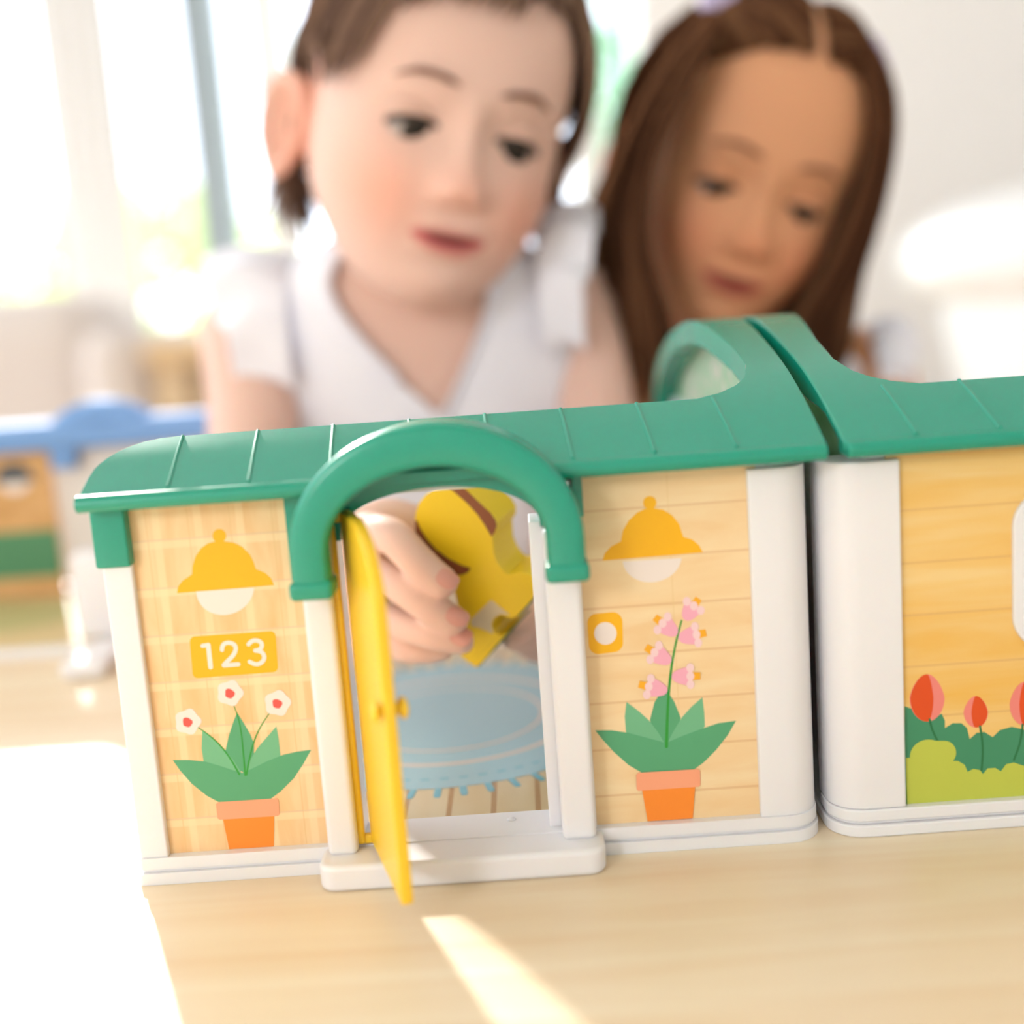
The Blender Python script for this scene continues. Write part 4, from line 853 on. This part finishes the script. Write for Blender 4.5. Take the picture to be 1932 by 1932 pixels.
# ------------------------------------------------------------------ the blue-roofed toy behind, at the left
BLUEM = mat('blue_plastic', '7FA8E2', .7, .2)
H3 = empty('toy_house', (-160, 300, 0), 'blue-roofed toy house standing behind at the far left', 'toy house')
mb = MB(); plan(mb, rrect(-330, 238, -62, 372, (2, 6, 2, 2)), 0, 4.2); plan(mb, rrect(-330, 352, -64, 366, (2, 2, 1, 1)), 4.2, 8)
plan(mb, rrect(-76, 350, -64, 368, (3, 3, 2, 2)), 8, 92); plan(mb, rrect(-330, 350, -64, 368, (2, 2, 2, 2)), 86, 92)
mb.build('frame', WHITE, H3, bevel=.5)
f3 = MB().box((-326, 242, 4.2), (-92, 350, 4.6)).build('floor_mat', flat('print_path', 'E2C894'), H3, smooth=0)
MB().prism([(x, y, 4.65) for x, y in dens([(-300, 290), (-200, 272), (-128, 285), (-112, 312), (-150, 335), (-260, 340)], 40)], (0, 0, .1)).build('printed_lawn', flat('print_lawn', 'C6BE84'), f3, smooth=0)
mb = MB(); a_, b_ = at(0, 792, 344), at(385, 762, 344); c_, d_ = at(0, 848, 344), at(385, 802, 344)
mb.rbox((-345, 340, 84.5), (b_[0]+2, 372, 99), 4)
xs = np.linspace(at(96, 790, 350)[0], at(285, 790, 350)[0], 30)
mb.slab([[(x, y, 96+14*max(0, math.sin(math.pi*(x-xs[0])/(xs[-1]-xs[0])))**.6*k) for y, k in ((341, .5), (345, .95), (355, 1), (362, .9), (371, .4))] for x in xs], (0, 0, -4))
mb.build('roof', BLUEM, H3, smooth=50)
q = at(116, 845, 344); MB().rbox((q[0]-7, 343, 74), (q[0]+6, 352, 86), 2).build('corner_bracket', BLUEM, H3)
xr = at(101, 950, 349)[0]; zg1, zg0 = at(50, 1002, 349)[2], at(50, 1090, 349)[2]
W3 = MB().box((-330, 349, 5), (xr, 352, 88)).build('wall_panel', wood('printed_oak', 'E0B078', 'CB9858', (40, 1, 160), .45), H3, smooth=0)
MB().box((-330, 348.8, max(5, zg0)), (xr, 349, zg1)).build('printed_hedge', flat('print_hedge', '4E8A62'), W3, smooth=0)
mb = MB(); c = at(26, 905, 348.6)
mb.prism([c+np.array([10*math.cos(a), 0, 1+8*math.sin(a)]) for a in np.linspace(0, math.pi, 16)]+[c+np.array([-13, 0, -1.5]), c+np.array([13, 0, -1.5])], (0, .3, 0)); mb.build('printed_lamp_shade', flat('print_slate', '4A4F55'), W3, smooth=0)
MB().prism([c+np.array([8*math.cos(a), 0, -1.6-6*math.sin(a)]) for a in np.linspace(0, math.pi, 16)], (0, .3, 0)).build('printed_lamp_bulb', P_CREAM, W3, smooth=0)
MB().box((xr, 353, 5), (-70, 356, 88)).build('inner_wall', mat('pale_print', 'E6DEDA', .5), H3, smooth=0)
q0, q1 = at(133, 1042, 252), at(215, 1042, 252)
MB().rbox((q0[0], 246, 4.2), (q1[0]+6, 262, q0[2]), 4).build('gate_post', WHITE, H3)
q0, q1 = at(158, 1240, 226), at(240, 1240, 226)
MB().rbox((q0[0], 196, 0), (q1[0], 237, 7.5), 3).build('doorstep', WHITE, H3)  # white block added in place of a sunlit spot on the table
# ------------------------------------------------------------------ furniture far behind
SF = empty('sofa', (-900, 1650, Z0), 'large cream sofa with rounded back in front of the left windows', 'sofa')
CRM = mat('cream_upholstery', 'DDD2CC', .9, .1, noise=.03, nscale=30, bump=.1)
MB().rbox((-1500, 1450, Z0+60), (-500, 2050, Z0+420), 70).build('seat_base', CRM, SF)
for i, (x0, x1, zt) in enumerate(((-1500, -1010, 275), (-1000, -520, 235))):
    P = []; xs = np.linspace(x0, x1, 24)
    MB().rbox((x0, 1560, Z0+400), (x1, 1860, zt-20), 90).build('back_cushion', CRM, SF)
MB().rbox((-520, 1420, Z0+40), (-420, 2050, 150), 45).build('arm', CRM, SF)
for sx in (-1440, -560):
    for sy in (1500, 2000): MB().lathe([(22, Z0), (28, Z0+70)], (sx, sy, 0), 12).build('leg', TABLEW, SF)
ST = empty('side_table', (-330, 1500, Z0), 'tan wooden stool standing at the end of the cream sofa', 'stool')
TAN = wood('tan_wood', 'E3C79E', 'D2AF80', (3, 3, 30), .5)
MB().rbox((-415, 1400, 96), (-230, 1590, 130), 12).build('seat', TAN, ST)
for sx in (-400, -262):
    for sy in (1415, 1560): MB().rbox((sx, sy, Z0), (sx+30, sy+26, 98), 6).build('leg', TAN, ST)
MB().rbox((-398, 1420, Z0+170), (-250, 1434, Z0+210), 5).build('rail', TAN, ST)
# round white chair at the right
AC = empty('lounge_chair', (1010, 1560, Z0), 'rounded white lounge chair in front of the blank wall', 'chair')
def blob(mb, c, r, e=2.4, nu=36, nv=24, cut=None):
    V = []
    for v in np.linspace(-math.pi/2, math.pi/2, nv):
        for u in np.linspace(0, 2*math.pi, nu, endpoint=False):
            f = lambda t: np.sign(t)*abs(t)**(2/e); V.append((c[0]+r[0]*f(math.cos(v))*f(math.cos(u)), c[1]+r[1]*f(math.cos(v))*f(math.sin(u)), c[2]+r[2]*f(math.sin(v))))
    mb.add(V, [(i*nu+k, i*nu+(k+1) % nu, (i+1)*nu+(k+1) % nu, (i+1)*nu+k) for i in range(nv-1) for k in range(nu)])
WSH = mat('white_shell', 'FBFAF9', .55, .3)
mb = MB(); blob(mb, (1040, 1560, 165), (340, 300, 105), 2.3); mb.build('top_cushion', WSH, AC)
mb = MB(); mb.lathe([(120, Z0+30), (200, Z0+200), (270, -60), (300, 80), (285, 130)], (1060, 1560, 0), 36); mb.build('shell', WSH, AC)
MB().lathe([(170, Z0), (180, Z0+10), (165, Z0+30), (60, Z0+36)], (1060, 1560, 0), 28).build('base', CHROME, AC)
